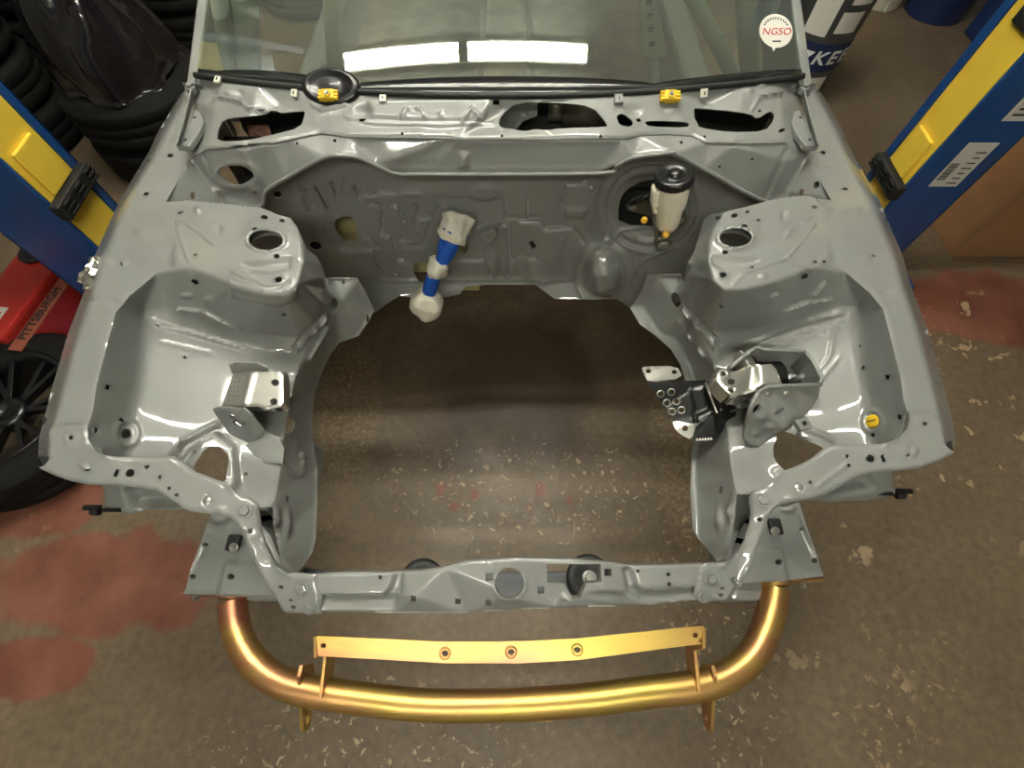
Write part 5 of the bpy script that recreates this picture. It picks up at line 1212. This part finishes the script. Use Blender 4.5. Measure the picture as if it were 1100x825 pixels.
# red trolley jack
def jack():
    A = Wz(24, 378, .20); B = Wz(76, 304, .20)
    d = (B - A); d.z = 0; Ln = d.length; u = d.normalized(); s = Vector((-u.y, u.x, 0))     # s points away from the car
    if s.x > 0: s = -s
    base = A.copy(); base.z = 0
    root = thing('floor_jack', 'red trolley floor jack with black lettering on its side rail', 'jack', base + u * Ln * .5)
    def pl_(off, name):
        o0 = base + s * off + u * .03
        pts = [o0 + Vector((0, 0, .05)), o0 + u * (Ln + .21) + Vector((0, 0, .05)), o0 + u * (Ln + .21) + Vector((0, 0, .11)), o0 + u * (Ln + .02) + Vector((0, 0, .20)), o0 + u * .05 + Vector((0, 0, .20)), o0 + Vector((0, 0, .14))]
        return MB().prism(pts, s * .008).build(name, REDPAINT, root, .002)
    pa = pl_(0.0, 'side_plate'); pb = pl_(.26, 'side_plate')
    # folded rail lip carrying the lettering
    rim_ = [base + u * .0 + Vector((0, 0, .200)), base + u * (Ln + .10) + Vector((0, 0, .200))]
    tilt = (s * .5 + Vector((0, 0, .85))).normalized()
    lipd = (Vector((0, 0, .5)) * .0 + s * .052)
    lip = MB().prism([rim_[0], rim_[1], rim_[1] + lipd, rim_[0] + lipd], (0, 0, .006)).build('rail_lip', mat('lip_brown', (.30, .09, .05), .35, coat=.4), root, .002)
    M = frame(base + u * Ln * .52 + s * .026 + Vector((0, 0, .2068)), u, s)
    text_mesh('rail_lettering', 'PITTSBURGH', .045, M, INK, lip, .0004, bold=.0012, sx=.92)
    # body cover and lift arm
    cv = [base + s * .06 + u * .02 + Vector((0, 0, .16)), base + s * .25 + u * .02 + Vector((0, 0, .16)), base + s * .25 + u * (Ln + .22) + Vector((0, 0, .16)), base + s * .06 + u * (Ln + .22) + Vector((0, 0, .16))]
    MB().prism(cv, (0, 0, .075)).build('top_cover', REDPAINT, root, .012)
    q = base + s * .17 + u * (Ln + .10) + Vector((0, 0, .235)); MB().lathe([(.055, 0), (.058, .012), (.05, .018), (.02, .016)], q, (0, 0, 1), 24).build('saddle_pad', BLACK, root)
    lb_ = frame(base + s * .16 + u * Ln * .25 + Vector((0, 0, .2365)), u, s)
    l = MB().box(lb_.translation, (.15, .09, .0012), lb_.to_3x3()).build('instruction_label', LABEL, root)
    for k in range(4): MB().box(lb_ @ Vector((0, -.03 + .02 * k, .0009)), (.11, .005, .0006), lb_.to_3x3()).build('printed_line', REDINK, l)
    for o_ in (.02, .24):
        for t_ in (.08, Ln + .18):
            q = base + u * t_ + s * o_ + Vector((0, 0, .05)); MB().cyl(q - s * .02, q + s * .02, .05, n=20).build('castor', SATIN, root)
    MB().tube([base + s * .15 + u * .06 + Vector((0, 0, .2)), base + s * .17 + u * .03 + Vector((0, 0, .25)), base + s * .20 + u * .0 + Vector((0, 0, .30))], .022, 14).build('handle_socket', REDPAINT, root)
jack()

# crumpled foil wad caught on the rail edge by the post
p = Wz(97, 287, .905)
b = MB(); rr = np.random.default_rng(11); n1, n2 = 8, 12; vs = []; fs = []
for i in range(n1 + 1):
    for j in range(n2):
        th = math.pi * i / n1; a = 2 * math.pi * j / n2; k = rr.uniform(.7, 1.25)
        vs.append(p + Vector((-.008, 0, -.016)) + Vector((.018 * k * math.sin(th) * math.cos(a), .036 * k * math.cos(th), .018 * k * math.sin(th) * math.sin(a))))
for i in range(n1):
    for j in range(n2): fs.append((i * n2 + j, (i + 1) * n2 + j, (i + 1) * n2 + (j + 1) % n2, i * n2 + (j + 1) % n2))
tag(b.add(vs, fs, False).build('foil_wad', mat('foil', (.6, .57, .5), .2, metal=.9)), 'small crumpled silver foil wad on the outer edge of the left rail', 'foil')

# drum with lettered band, pails and barrel at the back right
def drum():
    c = Vector((1.60, 2.74, 0)); r = .175
    root = thing('oil_drum', 'grey and navy lettered oil drum standing behind the windscreen pillar', 'drum', c)
    MB().lathe([(r * .90, 0), (r * .92, .01), (r, .60), (r * 1.03, .605), (r * 1.03, .63), (r * .97, .64), (r * .95, .625)], c, n=48).build('drum_body', PAILGREY, root)
    def strip(z0, z1, a0, a1, m, name, off=.0015, par=root, n=28):
        vs = []; fs = []
        for i in range(n + 1):
            a = a0 + (a1 - a0) * i / n
            for z in (z0, z1):
                rr_ = r * (.92 + .08 * z / .60) + off; vs.append(c + Vector((rr_ * math.cos(a), rr_ * math.sin(a), z)))
        for i in range(n): fs.append((2 * i, 2 * i + 2, 2 * i + 3, 2 * i + 1))
        return MB().add(vs, fs, True).build(name, m, par)
    strip(.20, .33, -math.pi, math.pi * .99, NAVY, 'navy_band', n=48)
    fa = math.atan2(-c.y, -c.x) + .25
    strip(.02, .17, fa - .7, fa + .75, LABEL, 'lower_label'); 
    strip(.38, .47, fa + .12, fa + .75, LABEL, 'small_label'); strip(.50, .57, fa + .2, fa + .8, LABEL, 'small_label'); strip(.36, .56, fa - .7, fa - .05, LABEL, 'printed_panel')
    # letters wrapped round the band
    word = 'KEE'
    for k, ch in enumerate(word):
        a = fa + .10 + k * .40; rr_ = r * .955 + .004; q = c + Vector((rr_ * math.cos(a), rr_ * math.sin(a), .265))
        M = frame(q, (-math.sin(a), math.cos(a), 0), (0, 0, 1))
        text_mesh('band_letter', ch, .085, M, WHITEINK, root, .0006, shear=.2, bold=.002, sx=1.15)
    a = fa - .28; q = c + Vector(((r * .955 + .004) * math.cos(a), (r * .955 + .004) * math.sin(a), .265)); M = frame(q, (-math.sin(a), math.cos(a), 0), (0, 0, 1))
    MB().prism([M @ Vector(v) for v in ((-.03, .03, 0), (.035, .03, 0), (.01, -.005, 0))], M.to_3x3() @ Vector((0, 0, .001))).build('band_mark', WHITEINK, root)
    MB().tube([c + Vector((r * 1.05, 0, .55)), c + Vector((r * 1.15, -.1, .50)), c + Vector((r * .9, -.17, .47))], .004, 8).build('bail_handle', STEEL, root)
drum()
def pail(c, r, h, m, name, label, cat, lab=None):
    root = thing(name, label, cat, c)
    MB().lathe([(r * .88, 0), (r * .9, .008), (r, h * .93), (r * 1.05, h * .935), (r * 1.05, h), (r, h * 1.01), (r * .96, h * .98)], c, n=40).build('shell', m, root)
    MB().lathe([(r * .97, h * .93), (r * .97, h * .985), (.001, h * .99)], c, n=40).build('lid', m, root)
    if lab:
        fa = math.atan2(-c[1], -c[0]); vs = []; fs = []
        for i in range(17):
            a = fa - .5 + i / 16
            for z in (h * .25, h * .6): rr_ = r * (.9 + .1 * z / h) + .002; vs.append(Vector(c) + Vector((rr_ * math.cos(a), rr_ * math.sin(a), z)))
        for i in range(16): fs.append((2 * i, 2 * i + 2, 2 * i + 3, 2 * i + 1))
        MB().add(vs, fs, True).build('label', lab, root)
    return root
q = Wz(950, 14, 0); pail((q.x, q.y + .14, 0), .15, .36, WHITEPL, 'white_pail', 'white plastic pail with yellow label at the back of the floor', 'pail', YELLOWCLIP)
q = Wz(1003, 36, 0); pail((q.x + .10, q.y + .26, 0), .20, .60, BARREL, 'dark_barrel', 'dark blue open barrel near the right lift post', 'barrel')
def crate():
    q = Wz(1040, 56, 0); c = Vector((q.x + .24, q.y + .08, 0)); root = thing('blue_crate', 'blue plastic crate with white label beside the right lift post', 'crate', c)
    MB().box(c + Vector((0, 0, .25)), (.34, .30, .50)).build('crate_body', BARREL, root, .012)
    MB().box(c + Vector((-.02, -.152, .16)), (.07, .003, .18)).build('crate_label', LABEL, root)
    MB().box(c + Vector((0, 0, .505)), (.35, .31, .02)).build('crate_lid', BARREL, root, .006)
crate()
